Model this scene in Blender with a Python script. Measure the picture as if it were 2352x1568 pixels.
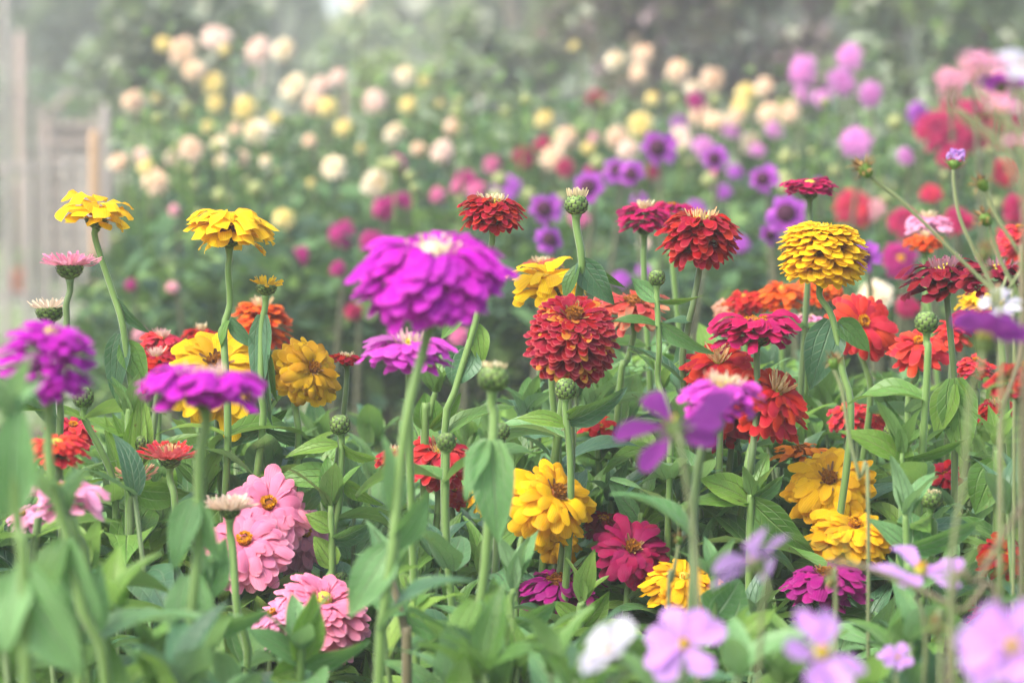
import bpy, math, random
import numpy as np
from mathutils import Vector, Matrix

for o in list(bpy.data.objects):
    bpy.data.objects.remove(o)
SC = bpy.context.scene
COL = SC.collection
rnd = random.Random(7)
R_ = math.radians

# ------------------------------------------------------------------ camera
CAM_H, PITCH, LENS, FOCUS = 0.85, 3.2, 100.0, 2.78
cam_d = bpy.data.cameras.new('camera')
cam = bpy.data.objects.new('camera', cam_d)
COL.objects.link(cam)
cam.location = (0, 0, CAM_H)
cam.rotation_euler = (R_(90 - PITCH), 0, 0)
cam_d.lens = LENS
cam_d.sensor_width = 36
cam_d.clip_end = 500
cam_d.dof.use_dof = True
cam_d.dof.focus_distance = FOCUS
cam_d.dof.aperture_fstop = 5.2
SC.camera = cam
_f = np.array([0, math.cos(R_(PITCH)), -math.sin(R_(PITCH))])
_u = np.array([0, math.sin(R_(PITCH)), math.cos(R_(PITCH))])
_r = np.array([1.0, 0, 0])


def P(px, py, d):
    """a point of the photograph (2352 x 1568) at depth d metres"""
    return np.array([0, 0, CAM_H]) + d * (_f + _r * (px - 1176) / 2352 * .36 + _u * (784 - py) / 2352 * .36)


def pxm(px, d):
    return px / 2352 * .36 * d


# ------------------------------------------------------------------ world, sun
SUN_EL, SUN_AZ = 52, -125       # sun high, over the photographer's left shoulder, veiled
world = bpy.data.worlds.new('World')
SC.world = world
world.use_nodes = True
wn = world.node_tree.nodes
sky = wn.new('ShaderNodeTexSky')
sky.sky_type = 'NISHITA'
sky.sun_disc = False
sky.sun_elevation = R_(SUN_EL)
sky.sun_rotation = R_(SUN_AZ)
sky.dust_density = 4.0
sky.air_density = 1.0
sky.ozone_density = .6
world.node_tree.links.new(sky.outputs[0], wn['Background'].inputs[0])
wn['Background'].inputs[1].default_value = 0.15
sl = bpy.data.lights.new('sun', 'SUN')
sl.energy = 1.9
sl.angle = R_(35)
sl.color = (1.0, .955, .88)
sun = bpy.data.objects.new('sun', sl)
COL.objects.link(sun)
sd = Vector((math.sin(R_(SUN_AZ)) * math.cos(R_(SUN_EL)), math.cos(R_(SUN_AZ)) * math.cos(R_(SUN_EL)), math.sin(R_(SUN_EL))))
sun.rotation_euler = (-sd).to_track_quat('-Z', 'Y').to_euler()
SC.view_settings.view_transform = 'Standard'
SC.view_settings.look = 'None'
SC.view_settings.exposure = 1.55
SC.view_settings.gamma = 1
cy = SC.cycles
cy.use_denoising = True
cy.max_bounces = 6
cy.diffuse_bounces = 3
cy.glossy_bounces = 1
cy.transmission_bounces = 3
cy.volume_bounces = 1
cy.transparent_max_bounces = 4
cy.caustics_reflective = False
cy.caustics_refractive = False


# ------------------------------------------------------------------ helpers
def lin(h):
    h = h.lstrip('#')
    c = [int(h[i:i + 2], 16) / 255 for i in (0, 2, 4)]
    return tuple(v / 12.92 if v <= .04045 else ((v + .055) / 1.055) ** 2.4 for v in c)


def lerp(a, b, t):
    return tuple(x + (y - x) * t for x, y in zip(a, b))


class Buf:
    """collects blades, tubes and lathes; build() links them as ONE mesh object"""

    def __init__(s):
        s.v, s.f, s.uv, s.rn, s.la, s.mi, s.n = [], [], [], [], [], [], 0

    def add(s, v, f, uv, rn, la, mi=0):
        s.v.append(np.asarray(v, dtype=np.float64))
        s.f.append(np.asarray(f, dtype=np.int64) + s.n)
        s.uv.append(np.asarray(uv, dtype=np.float64))
        s.rn.append(np.asarray(rn, dtype=np.float64))
        s.la.append(np.asarray(la, dtype=np.float64))
        s.mi.append(np.full(len(f), mi))
        s.n += len(v)

    def mesh(s, name, mats, off=(0, 0, 0)):
        me = bpy.data.meshes.new(name)
        v = np.concatenate(s.v) - np.asarray(off)
        f = np.concatenate(s.f)
        uv = np.concatenate(s.uv)
        me.vertices.add(len(v))
        me.vertices.foreach_set('co', v.ravel())
        me.loops.add(f.size)
        me.loops.foreach_set('vertex_index', f.ravel())
        me.polygons.add(len(f))
        me.polygons.foreach_set('loop_start', np.arange(0, f.size, 4))
        me.polygons.foreach_set('loop_total', np.full(len(f), 4))
        me.polygons.foreach_set('material_index', np.concatenate(s.mi))
        me.polygons.foreach_set('use_smooth', np.ones(len(f), dtype=bool))
        l = me.uv_layers.new(name='UVMap')
        l.data.foreach_set('uv', uv[f.ravel()].ravel())
        a = me.attributes.new('rnd', 'FLOAT', 'POINT')
        a.data.foreach_set('value', np.concatenate(s.rn))
        a = me.attributes.new('lay', 'FLOAT', 'POINT')
        a.data.foreach_set('value', np.concatenate(s.la))
        for m in mats:
            me.materials.append(m)
        me.update(calc_edges=True)
        return me

    def build(s, name, mats, parent=None, off=(0, 0, 0)):
        o = bpy.data.objects.new(name, s.mesh(name, mats, off))
        COL.objects.link(o)
        if parent:
            o.parent = parent
        return o

    # blades: petals, leaves, scales. all arrays (n,3) / (n,)
    def blades(s, B, T, S, W, prof, tipr=.2, notch=0, bend=0, cup=0, curl=0, ripple=0, twist=0, nu=5, nv=6, lay=0, mi=0, seed=0):
        B, T, S = (np.atleast_2d(np.asarray(x, float)) for x in (B, T, S))
        n = len(B)
        rg = np.random.default_rng(seed)
        ar = lambda x: np.broadcast_to(np.asarray(x, float), (n,))[:, None, None]
        D = T - B
        L = np.linalg.norm(D, axis=1)
        Dn = D / L[:, None]
        S = S - Dn * (S * Dn).sum(1)[:, None]
        S = S / (np.linalg.norm(S, axis=1)[:, None] + 1e-9)
        N = np.cross(Dn, S)
        vs = np.linspace(0, 1, nv)[None, :, None]
        us = np.linspace(-1, 1, nu)[None, None, :]
        w = prof(np.linspace(0, 1, nv))[None, :, None]
        tp = np.clip((vs - .5) * 2, 0, 1)
        al = vs - ar(tipr) * ar(W / L) * us ** 2 * tp - ar(notch) * ar(W / L) * (1 - np.abs(us)) * tp ** 2
        Lb, Wb = ar(L), ar(W)
        ph = rg.uniform(0, 6.28, (n, 1, 1))
        rip = ar(ripple) * Wb * np.abs(us) ** 1.5 * np.sin(ph + vs * 9 + us * 1.5)
        nn = ar(bend) * Lb * 4 * vs * (1 - vs) + ar(curl) * Lb * vs ** 3 + ar(cup) * Wb * us ** 2 * w + rip + ar(twist) * Wb * us * vs
        V = (B[:, None, None, :] + D[:, None, None, :] * al[..., None] + S[:, None, None, :] * (Wb / 2 * us * w)[..., None]
             + N[:, None, None, :] * (nn + 0 * us)[..., None])
        idx = np.arange(n * nv * nu).reshape(n, nv, nu)
        F = np.stack([idx[:, :-1, :-1], idx[:, 1:, :-1], idx[:, 1:, 1:], idx[:, :-1, 1:]], -1).reshape(-1, 4)
        UV = np.stack(np.broadcast_arrays(us * .5 + .5 + 0 * vs, vs + 0 * us), -1)
        UV = np.broadcast_to(UV, (n, nv, nu, 2)).reshape(-1, 2)
        rr = np.repeat(rg.random(n), nv * nu)
        ll = np.repeat(np.broadcast_to(np.asarray(lay, float), (n,)), nv * nu)
        s.add(V.reshape(-1, 3), F, UV, rr, ll, mi)

    def tube(s, pts, rad, sides=7, mi=0, rn=.5):
        pts = np.asarray(pts, float)
        n = len(pts)
        rad = np.asarray(rad, float)
        if rad.ndim and len(rad) != n:
            rad = np.interp(np.linspace(0, 1, n), np.linspace(0, 1, len(rad)), rad)
        rad = np.broadcast_to(rad, (n,))
        t = np.gradient(pts, axis=0)
        t /= np.linalg.norm(t, axis=1)[:, None] + 1e-9
        ref = np.array([1.0, 0, 0]) if abs(t[0][0]) < .8 else np.array([0, 1.0, 0])
        a = np.cross(t, ref)
        a /= np.linalg.norm(a, axis=1)[:, None]
        b = np.cross(t, a)
        an = np.linspace(0, 2 * math.pi, sides, endpoint=False)
        V = pts[:, None, :] + rad[:, None, None] * (a[:, None, :] * np.cos(an)[None, :, None] + b[:, None, :] * np.sin(an)[None, :, None])
        idx = np.arange(n * sides).reshape(n, sides)
        nx = np.roll(idx, -1, axis=1)
        F = np.stack([idx[:-1], nx[:-1], nx[1:], idx[1:]], -1).reshape(-1, 4)
        cap = []
        for row, flip in ((idx[0], 1), (idx[-1], 0)):          # closed ends
            for k in range(1, sides - 2, 2):
                q = [row[0], row[k], row[k + 1], row[min(k + 2, sides - 1)]]
                if q[2] == q[3]:
                    continue
                cap.append(q[::-1] if flip else q)
        F = np.concatenate([F, np.array(cap)]) if cap else F
        UV = np.stack([np.tile(np.arange(sides) / sides, n), np.repeat(np.linspace(0, 1, n), sides)], -1)
        s.add(V.reshape(-1, 3), F, UV, np.full(n * sides, rn), np.zeros(n * sides), mi)

    def lathe(s, prof, M, c, sides=14, mi=0):
        """prof: list of (r, z); M 3x3 columns = axes; c centre"""
        prof = np.asarray(prof, float)
        an = np.linspace(0, 2 * math.pi, sides, endpoint=False)
        n = len(prof)
        loc = np.stack([prof[:, 0][:, None] * np.cos(an), prof[:, 0][:, None] * np.sin(an), prof[:, 1][:, None] + 0 * an], -1).reshape(-1, 3)
        V = loc @ np.asarray(M).T + np.asarray(c)
        idx = np.arange(n * sides).reshape(n, sides)
        nx = np.roll(idx, -1, axis=1)
        F = np.stack([idx[:-1], nx[:-1], nx[1:], idx[1:]], -1).reshape(-1, 4)
        UV = np.stack([np.tile(np.arange(sides) / sides, n), np.repeat(np.linspace(0, 1, n), sides)], -1)
        s.add(V, F, UV, np.full(len(V), .5), np.zeros(len(V)), mi)

    def box(s, c, size, M=None, mi=0, rn=.5):
        c = np.asarray(c, float)
        h = np.asarray(size, float) / 2
        k = np.array([[x, y, z] for x in (-1, 1) for y in (-1, 1) for z in (-1, 1)], float) * h
        if M is not None:
            k = k @ np.asarray(M).T
        F = [[0, 1, 3, 2], [4, 6, 7, 5], [0, 4, 5, 1], [2, 3, 7, 6], [0, 2, 6, 4], [1, 5, 7, 3]]
        # separate verts per face so that shading stays flat
        V = np.concatenate([k[f] for f in F]) + c
        FF = np.arange(24).reshape(6, 4)
        s.add(V, FF, np.tile([[0, 0], [1, 0], [1, 1], [0, 1]], (6, 1)), np.full(24, rn), np.zeros(24), mi)


def empty(name, loc, label, cat, group=None, rz=0):
    o = bpy.data.objects.new(name, None)
    COL.objects.link(o)
    o.empty_display_size = .02
    o.location = loc
    o.rotation_euler = (0, 0, rz)
    o['label'], o['category'] = label, cat
    if group:
        o['group'] = group
    return o


def spline(pts, n=18):
    """Catmull-Rom through pts"""
    pts = [np.asarray(p, float) for p in pts]
    if len(pts) == 2:
        return np.array([pts[0] + (pts[1] - pts[0]) * t for t in np.linspace(0, 1, n)])
    q = [2 * pts[0] - pts[1]] + pts + [2 * pts[-1] - pts[-2]]
    out = []
    m = max(2, n // (len(pts) - 1))
    for i in range(1, len(q) - 2):
        for t in np.linspace(0, 1, m, endpoint=False):
            a, b, c, d = q[i - 1:i + 3]
            out.append(.5 * (2 * b + (c - a) * t + (2 * a - 5 * b + 4 * c - d) * t * t + (3 * b - a - 3 * c + d) * t ** 3))
    out.append(pts[-1])
    return np.array(out)


def axis_frame(tc, ts, spin=0):
    """flower axis: straight up, leaned tc degrees to the camera side (-Y) and ts degrees to the right (+X)"""
    M = Matrix.Rotation(R_(ts), 3, 'Y') @ Matrix.Rotation(R_(tc), 3, 'X') @ Matrix.Rotation(R_(spin), 3, 'Z')
    return np.array(M)


# outlines (half width along the length)
def pf_petal(v):
    return (.42 + .58 * np.clip(v / .72, 0, 1) ** .8) * np.where(v > .75, 1 - .2 * ((v - .75) / .25) ** 2, 1)


def pf_strap(v):
    return (.6 + .4 * np.clip(v / .5, 0, 1)) * np.where(v > .6, 1 - .35 * ((v - .6) / .4) ** 2, 1)


def pf_point(v):
    return np.where(v < .45, .45 + .55 * v / .45, np.maximum(.02, 1 - ((v - .45) / .55) ** 1.6))


def pf_cosmos(v):
    return (.16 + .84 * np.clip(v / .72, 0, 1) ** .9) * np.where(v > .72, 1 - .16 * ((v - .72) / .28) ** 2, 1)


def pf_leaf(v):      # zinnia leaf: clasping rounded base, widest low, long point
    return np.maximum(.015, np.where(v < .3, .42 + .58 * np.sin(np.clip(v / .3, 0, 1) * math.pi / 2), 1 - ((v - .3) / .7) ** 1.75))


def pf_oval(v):
    return np.maximum(.03, np.sin(np.clip(v, 0, 1) ** .8 * math.pi) ** .75)


# ------------------------------------------------------------------ materials
def nt_new(name):
    m = bpy.data.materials.new(name)
    m.use_nodes = True
    nt = m.node_tree
    nt.nodes.clear()
    out = nt.nodes.new('ShaderNodeOutputMaterial')
    return m, nt, out


def N_(nt, t, **kw):
    n = nt.nodes.new(t)
    for k, v in kw.items():
        setattr(n, k, v)
    return n


def math_(nt, op, a, b=None, clamp=False):
    n = N_(nt, 'ShaderNodeMath', operation=op)
    n.use_clamp = clamp
    for i, x in enumerate((a, b)):
        if x is None:
            continue
        if isinstance(x, (int, float)):
            n.inputs[i].default_value = x
        else:
            nt.links.new(x, n.inputs[i])
    return n.outputs[0]


def mix_(nt, fac, a, b):
    n = N_(nt, 'ShaderNodeMix', data_type='RGBA')
    for i, x in ((0, fac), (6, a), (7, b)):
        if isinstance(x, (int, float)):
            n.inputs[i].default_value = x
        elif isinstance(x, tuple):
            n.inputs[i].default_value = (*x[:3], 1)
        else:
            nt.links.new(x, n.inputs[i])
    return n.outputs[2]


def attr(nt, name):
    n = N_(nt, 'ShaderNodeAttribute', attribute_name=name)
    return n.outputs['Fac']


def finish(nt, out, col, rough=.5, spec=.35, trans=.25, transcol=None, bump=None, bstr=.3, sheen=0):
    bs = N_(nt, 'ShaderNodeBsdfPrincipled')
    if isinstance(col, tuple):
        bs.inputs['Base Color'].default_value = (*col[:3], 1)
    else:
        nt.links.new(col, bs.inputs['Base Color'])
    bs.inputs['Roughness'].default_value = rough
    bs.inputs['Specular IOR Level'].default_value = spec
    if sheen:
        bs.inputs['Sheen Weight'].default_value = sheen
        bs.inputs['Sheen Roughness'].default_value = .4
    if bump is not None:
        b = N_(nt, 'ShaderNodeBump')
        b.inputs['Strength'].default_value = bstr
        b.inputs['Distance'].default_value = .002
        nt.links.new(bump, b.inputs['Height'])
        nt.links.new(b.outputs[0], bs.inputs['Normal'])
    if trans:
        tr = N_(nt, 'ShaderNodeBsdfTranslucent')
        tc = transcol if transcol is not None else col
        if isinstance(tc, tuple):
            tr.inputs[0].default_value = (*tc[:3], 1)
        else:
            nt.links.new(tc, tr.inputs[0])
        mx = N_(nt, 'ShaderNodeMixShader')
        mx.inputs[0].default_value = trans
        nt.links.new(bs.outputs[0], mx.inputs[1])
        nt.links.new(tr.outputs[0], mx.inputs[2])
        nt.links.new(mx.outputs[0], out.inputs[0])
    else:
        nt.links.new(bs.outputs[0], out.inputs[0])
    return bs


_mats = {}


def petal_mat(key, outer, inner=None, edge=None, back=None, age=None, agecol=None, trans=.38, vein=.12):
    """outer / inner petal colour (by layer), paler rim, paler reverse, fine long veins; age: share of withered petals"""
    if key in _mats:
        return _mats[key]
    m, nt, out = nt_new('petal_' + key)
    inner = inner or outer
    uvn = N_(nt, 'ShaderNodeUVMap')
    sp = N_(nt, 'ShaderNodeSeparateXYZ')
    nt.links.new(uvn.outputs[0], sp.inputs[0])
    U, V = sp.outputs[0], sp.outputs[1]
    la, rn = attr(nt, 'lay'), attr(nt, 'rnd')
    col = mix_(nt, la, outer, inner)
    # per-petal variation
    hsv = N_(nt, 'ShaderNodeHueSaturation')
    nt.links.new(col, hsv.inputs['Color'])
    nt.links.new(math_(nt, 'ADD', math_(nt, 'MULTIPLY', rn, .026), .487), hsv.inputs['Hue'])
    nt.links.new(math_(nt, 'ADD', math_(nt, 'MULTIPLY', rn, .4), .8), hsv.inputs['Value'])
    col = hsv.outputs[0]
    # veins
    w = math_(nt, 'SINE', math_(nt, 'MULTIPLY', U, 44.0))
    w = math_(nt, 'MULTIPLY', math_(nt, 'ADD', w, 1.0), vein)
    col = mix_(nt, w, col, tuple(c * .55 for c in outer))
    # rim
    eu = math_(nt, 'ABSOLUTE', math_(nt, 'SUBTRACT', U, .5))
    e = math_(nt, 'MAXIMUM', math_(nt, 'MULTIPLY', eu, 2.0), V)
    e = math_(nt, 'MULTIPLY', math_(nt, 'SUBTRACT', e, .93), 12.0, clamp=True)
    if edge:
        col = mix_(nt, math_(nt, 'MULTIPLY', e, .55), col, edge)
    tcn = N_(nt, 'ShaderNodeTexCoord')
    no = N_(nt, 'ShaderNodeTexNoise')
    no.inputs['Scale'].default_value = 90
    nt.links.new(tcn.outputs['Object'], no.inputs['Vector'])
    col = mix_(nt, math_(nt, 'MULTIPLY', math_(nt, 'SUBTRACT', no.outputs[0], .4), .5, clamp=True), col, lerp(outer, (1, 1, 1), .10))
    n3 = N_(nt, 'ShaderNodeTexNoise')
    n3.inputs['Scale'].default_value = 240
    nt.links.new(tcn.outputs['Object'], n3.inputs['Vector'])
    br = math_(nt, 'MULTIPLY', math_(nt, 'SUBTRACT', n3.outputs[0], .6), 7, clamp=True)
    br = math_(nt, 'MULTIPLY', br, math_(nt, 'GREATER_THAN', rn, .78))
    br = math_(nt, 'MULTIPLY', br, math_(nt, 'POWER', V, 2.0))
    col = mix_(nt, math_(nt, 'MULTIPLY', br, .55), col, lerp(lin('#7a5030'), outer, .25))
    if back:
        ge = N_(nt, 'ShaderNodeNewGeometry')
        col = mix_(nt, math_(nt, 'MULTIPLY', ge.outputs['Backfacing'], .6), col, back)
    if age:
        g = math_(nt, 'GREATER_THAN', rn, 1 - age)
        g2 = math_(nt, 'MULTIPLY', math_(nt, 'MULTIPLY', V, V), .9)
        nn = math_(nt, 'GREATER_THAN', no.outputs[0], .45)
        col = mix_(nt, math_(nt, 'MULTIPLY', math_(nt, 'MULTIPLY', g, g2), nn), col, agecol)
    hb = math_(nt, 'SINE', math_(nt, 'MULTIPLY', U, 44.0))
    finish(nt, out, col, rough=.6, spec=.12, trans=trans, bump=hb, bstr=.18)
    _mats[key] = m
    return m


def leaf_mat(key, dark, light, vein, back, trans=.3, rough=.46, spec=.45):
    if key in _mats:
        return _mats[key]
    m, nt, out = nt_new('leaf_' + key)
    uvn = N_(nt, 'ShaderNodeUVMap')
    sp = N_(nt, 'ShaderNodeSeparateXYZ')
    nt.links.new(uvn.outputs[0], sp.inputs[0])
    U, V = sp.outputs[0], sp.outputs[1]
    rn = attr(nt, 'rnd')
    tcn = N_(nt, 'ShaderNodeTexCoord')
    no = N_(nt, 'ShaderNodeTexNoise')
    no.inputs['Scale'].default_value = 28
    no.inputs['Detail'].default_value = 4
    nt.links.new(tcn.outputs['Object'], no.inputs['Vector'])
    f = math_(nt, 'ADD', math_(nt, 'MULTIPLY', rn, .8), math_(nt, 'MULTIPLY', math_(nt, 'SUBTRACT', no.outputs[0], .5), .7), clamp=True)
    col = mix_(nt, f, dark, light)
    eu = math_(nt, 'MULTIPLY', math_(nt, 'ABSOLUTE', math_(nt, 'SUBTRACT', U, .5)), 2.0)
    # midrib, one long vein on each side, slanting side veins
    mid = math_(nt, 'SUBTRACT', 1.0, math_(nt, 'MULTIPLY', eu, 14.0), clamp=True)
    lv = math_(nt, 'SUBTRACT', 1.0, math_(nt, 'MULTIPLY', math_(nt, 'ABSOLUTE', math_(nt, 'SUBTRACT', eu, .5)), 18.0), clamp=True)
    lv = math_(nt, 'MULTIPLY', lv, math_(nt, 'SUBTRACT', 1.0, V))
    sv = math_(nt, 'SINE', math_(nt, 'MULTIPLY', math_(nt, 'SUBTRACT', V, math_(nt, 'MULTIPLY', eu, .25)), 50.0))
    sv = math_(nt, 'MULTIPLY', math_(nt, 'SUBTRACT', sv, .82, clamp=True), 1.8)
    vn = math_(nt, 'MAXIMUM', math_(nt, 'MAXIMUM', mid, lv), sv)
    col = mix_(nt, math_(nt, 'MULTIPLY', vn, .62), col, vein)
    rim = math_(nt, 'MULTIPLY', math_(nt, 'SUBTRACT', eu, .93), 12.0, clamp=True)
    col = mix_(nt, math_(nt, 'MULTIPLY', rim, .4), col, vein)
    ge = N_(nt, 'ShaderNodeNewGeometry')
    col = mix_(nt, math_(nt, 'MULTIPLY', ge.outputs['Backfacing'], .7), col, back)
    # mildew specks and tiny blemishes
    n2 = N_(nt, 'ShaderNodeTexNoise')
    n2.inputs['Scale'].default_value = 420
    nt.links.new(tcn.outputs['Object'], n2.inputs['Vector'])
    spk = math_(nt, 'MULTIPLY', math_(nt, 'SUBTRACT', n2.outputs[0], .68), 6, clamp=True)
    col = mix_(nt, math_(nt, 'MULTIPLY', spk, .5), col, lerp(vein, (.5, .5, .4), .5))
    n4 = N_(nt, 'ShaderNodeTexNoise')
    n4.inputs['Scale'].default_value = 9
    n4.inputs['Detail'].default_value = 6
    nt.links.new(tcn.outputs['Object'], n4.inputs['Vector'])
    yl = math_(nt, 'MULTIPLY', math_(nt, 'SUBTRACT', n4.outputs[0], .56), 5, clamp=True)
    col = mix_(nt, math_(nt, 'MULTIPLY', yl, .4), col, lerp(light, lin('#b0b050'), .45))
    dk = math_(nt, 'MULTIPLY', math_(nt, 'SUBTRACT', .40, n4.outputs[0]), 6, clamp=True)
    col = mix_(nt, math_(nt, 'MULTIPLY', dk, .5), col, tuple(c * .6 for c in dark))
    n5 = N_(nt, 'ShaderNodeTexNoise')
    n5.inputs['Scale'].default_value = 130
    nt.links.new(tcn.outputs['Object'], n5.inputs['Vector'])
    sp5 = math_(nt, 'MULTIPLY', math_(nt, 'MULTIPLY', math_(nt, 'SUBTRACT', n5.outputs[0], .70), 16, clamp=True), math_(nt, 'GREATER_THAN', rn, .45))
    col = mix_(nt, math_(nt, 'MULTIPLY', sp5, .8), col, lin('#6a5030'))
    tcol = mix_(nt, .5, col, (.22, .42, .05))
    hb = math_(nt, 'ADD', math_(nt, 'MULTIPLY', vn, -1.0), math_(nt, 'MULTIPLY', no.outputs[0], 1.2))
    finish(nt, out, col, rough=rough, spec=spec, trans=trans, transcol=tcol, bump=hb, bstr=.9)
    _mats[key] = m
    return m


def stem_mat(key, a, b):
    if key in _mats:
        return _mats[key]
    m, nt, out = nt_new('stem_' + key)
    tcn = N_(nt, 'ShaderNodeTexCoord')
    no = N_(nt, 'ShaderNodeTexNoise')
    no.inputs['Scale'].default_value = 40
    mp = N_(nt, 'ShaderNodeMapping')
    mp.inputs['Scale'].default_value = (1, 1, .12)
    nt.links.new(tcn.outputs['Object'], mp.inputs[0])
    nt.links.new(mp.outputs[0], no.inputs['Vector'])
    rn = attr(nt, 'rnd')
    f = math_(nt, 'ADD', math_(nt, 'MULTIPLY', no.outputs[0], .7), math_(nt, 'MULTIPLY', rn, .3))
    col = mix_(nt, f, a, b)
    finish(nt, out, col, rough=.5, spec=.35, trans=.12, sheen=.4)
    _mats[key] = m
    return m


def plain_mat(key, a, b, scale=8, rough=.75, detail=4, stretch=(1, 1, 1), spec=.25, bstr=.3):
    if key in _mats:
        return _mats[key]
    m, nt, out = nt_new(key)
    tcn = N_(nt, 'ShaderNodeTexCoord')
    mp = N_(nt, 'ShaderNodeMapping')
    mp.inputs['Scale'].default_value = stretch
    nt.links.new(tcn.outputs['Object'], mp.inputs[0])
    no = N_(nt, 'ShaderNodeTexNoise')
    no.inputs['Scale'].default_value = scale
    no.inputs['Detail'].default_value = detail
    nt.links.new(mp.outputs[0], no.inputs['Vector'])
    f = math_(nt, 'MULTIPLY', math_(nt, 'SUBTRACT', no.outputs[0], .3), 2.4, clamp=True)
    f = math_(nt, 'ADD', math_(nt, 'MULTIPLY', f, .7), math_(nt, 'MULTIPLY', attr(nt, 'rnd'), .3))
    finish(nt, out, mix_(nt, f, a, b), rough=rough, spec=spec, trans=0, bump=no.outputs[0], bstr=bstr)
    _mats[key] = m
    return m


def scale_mat():
    if 'scale' in _mats:
        return _mats['scale']
    m, nt, out = nt_new('bud_scale')
    uvn = N_(nt, 'ShaderNodeUVMap')
    sp = N_(nt, 'ShaderNodeSeparateXYZ')
    nt.links.new(uvn.outputs[0], sp.inputs[0])
    U, V = sp.outputs[0], sp.outputs[1]
    eu = math_(nt, 'MULTIPLY', math_(nt, 'ABSOLUTE', math_(nt, 'SUBTRACT', U, .5)), 1.9)
    e = math_(nt, 'MAXIMUM', eu, V)
    e = math_(nt, 'MULTIPLY', math_(nt, 'SUBTRACT', e, .66), 5.0, clamp=True)
    base = mix_(nt, attr(nt, 'rnd'), lin('#4c6a30'), lin('#86a254'))
    col = mix_(nt, e, base, lin('#2c2628'))
    finish(nt, out, col, rough=.5, spec=.35, trans=.05)
    _mats['scale'] = m
    return m


GREEN = dict(
    mid=leaf_mat('mid', lin('#3a6428'), lin('#6a963e'), lin('#9cba74'), lin('#7c9c64')),
    blue=leaf_mat('blue', lin('#2e543c'), lin('#54805a'), lin('#94b090'), lin('#74967a'), rough=.42),
    lime=leaf_mat('lime', lin('#5c862c'), lin('#8ab048'), lin('#c0d68c'), lin('#9cbf70'), trans=.4),
    pale=leaf_mat('pale', lin('#56864c'), lin('#78a468'), lin('#b7cfa6'), lin('#96b88c')),
)
GKEYS = ['mid', 'blue', 'lime', 'pale', 'mid', 'blue']
STEM = stem_mat('green', lin('#527236'), lin('#7c9c56'))
STEM_R = stem_mat('russet', lin('#6c5a4c'), lin('#80805a'))
STEM_D = stem_mat('dark', lin('#4a6038'), lin('#6c8450'))
SCALE = scale_mat()

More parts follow.
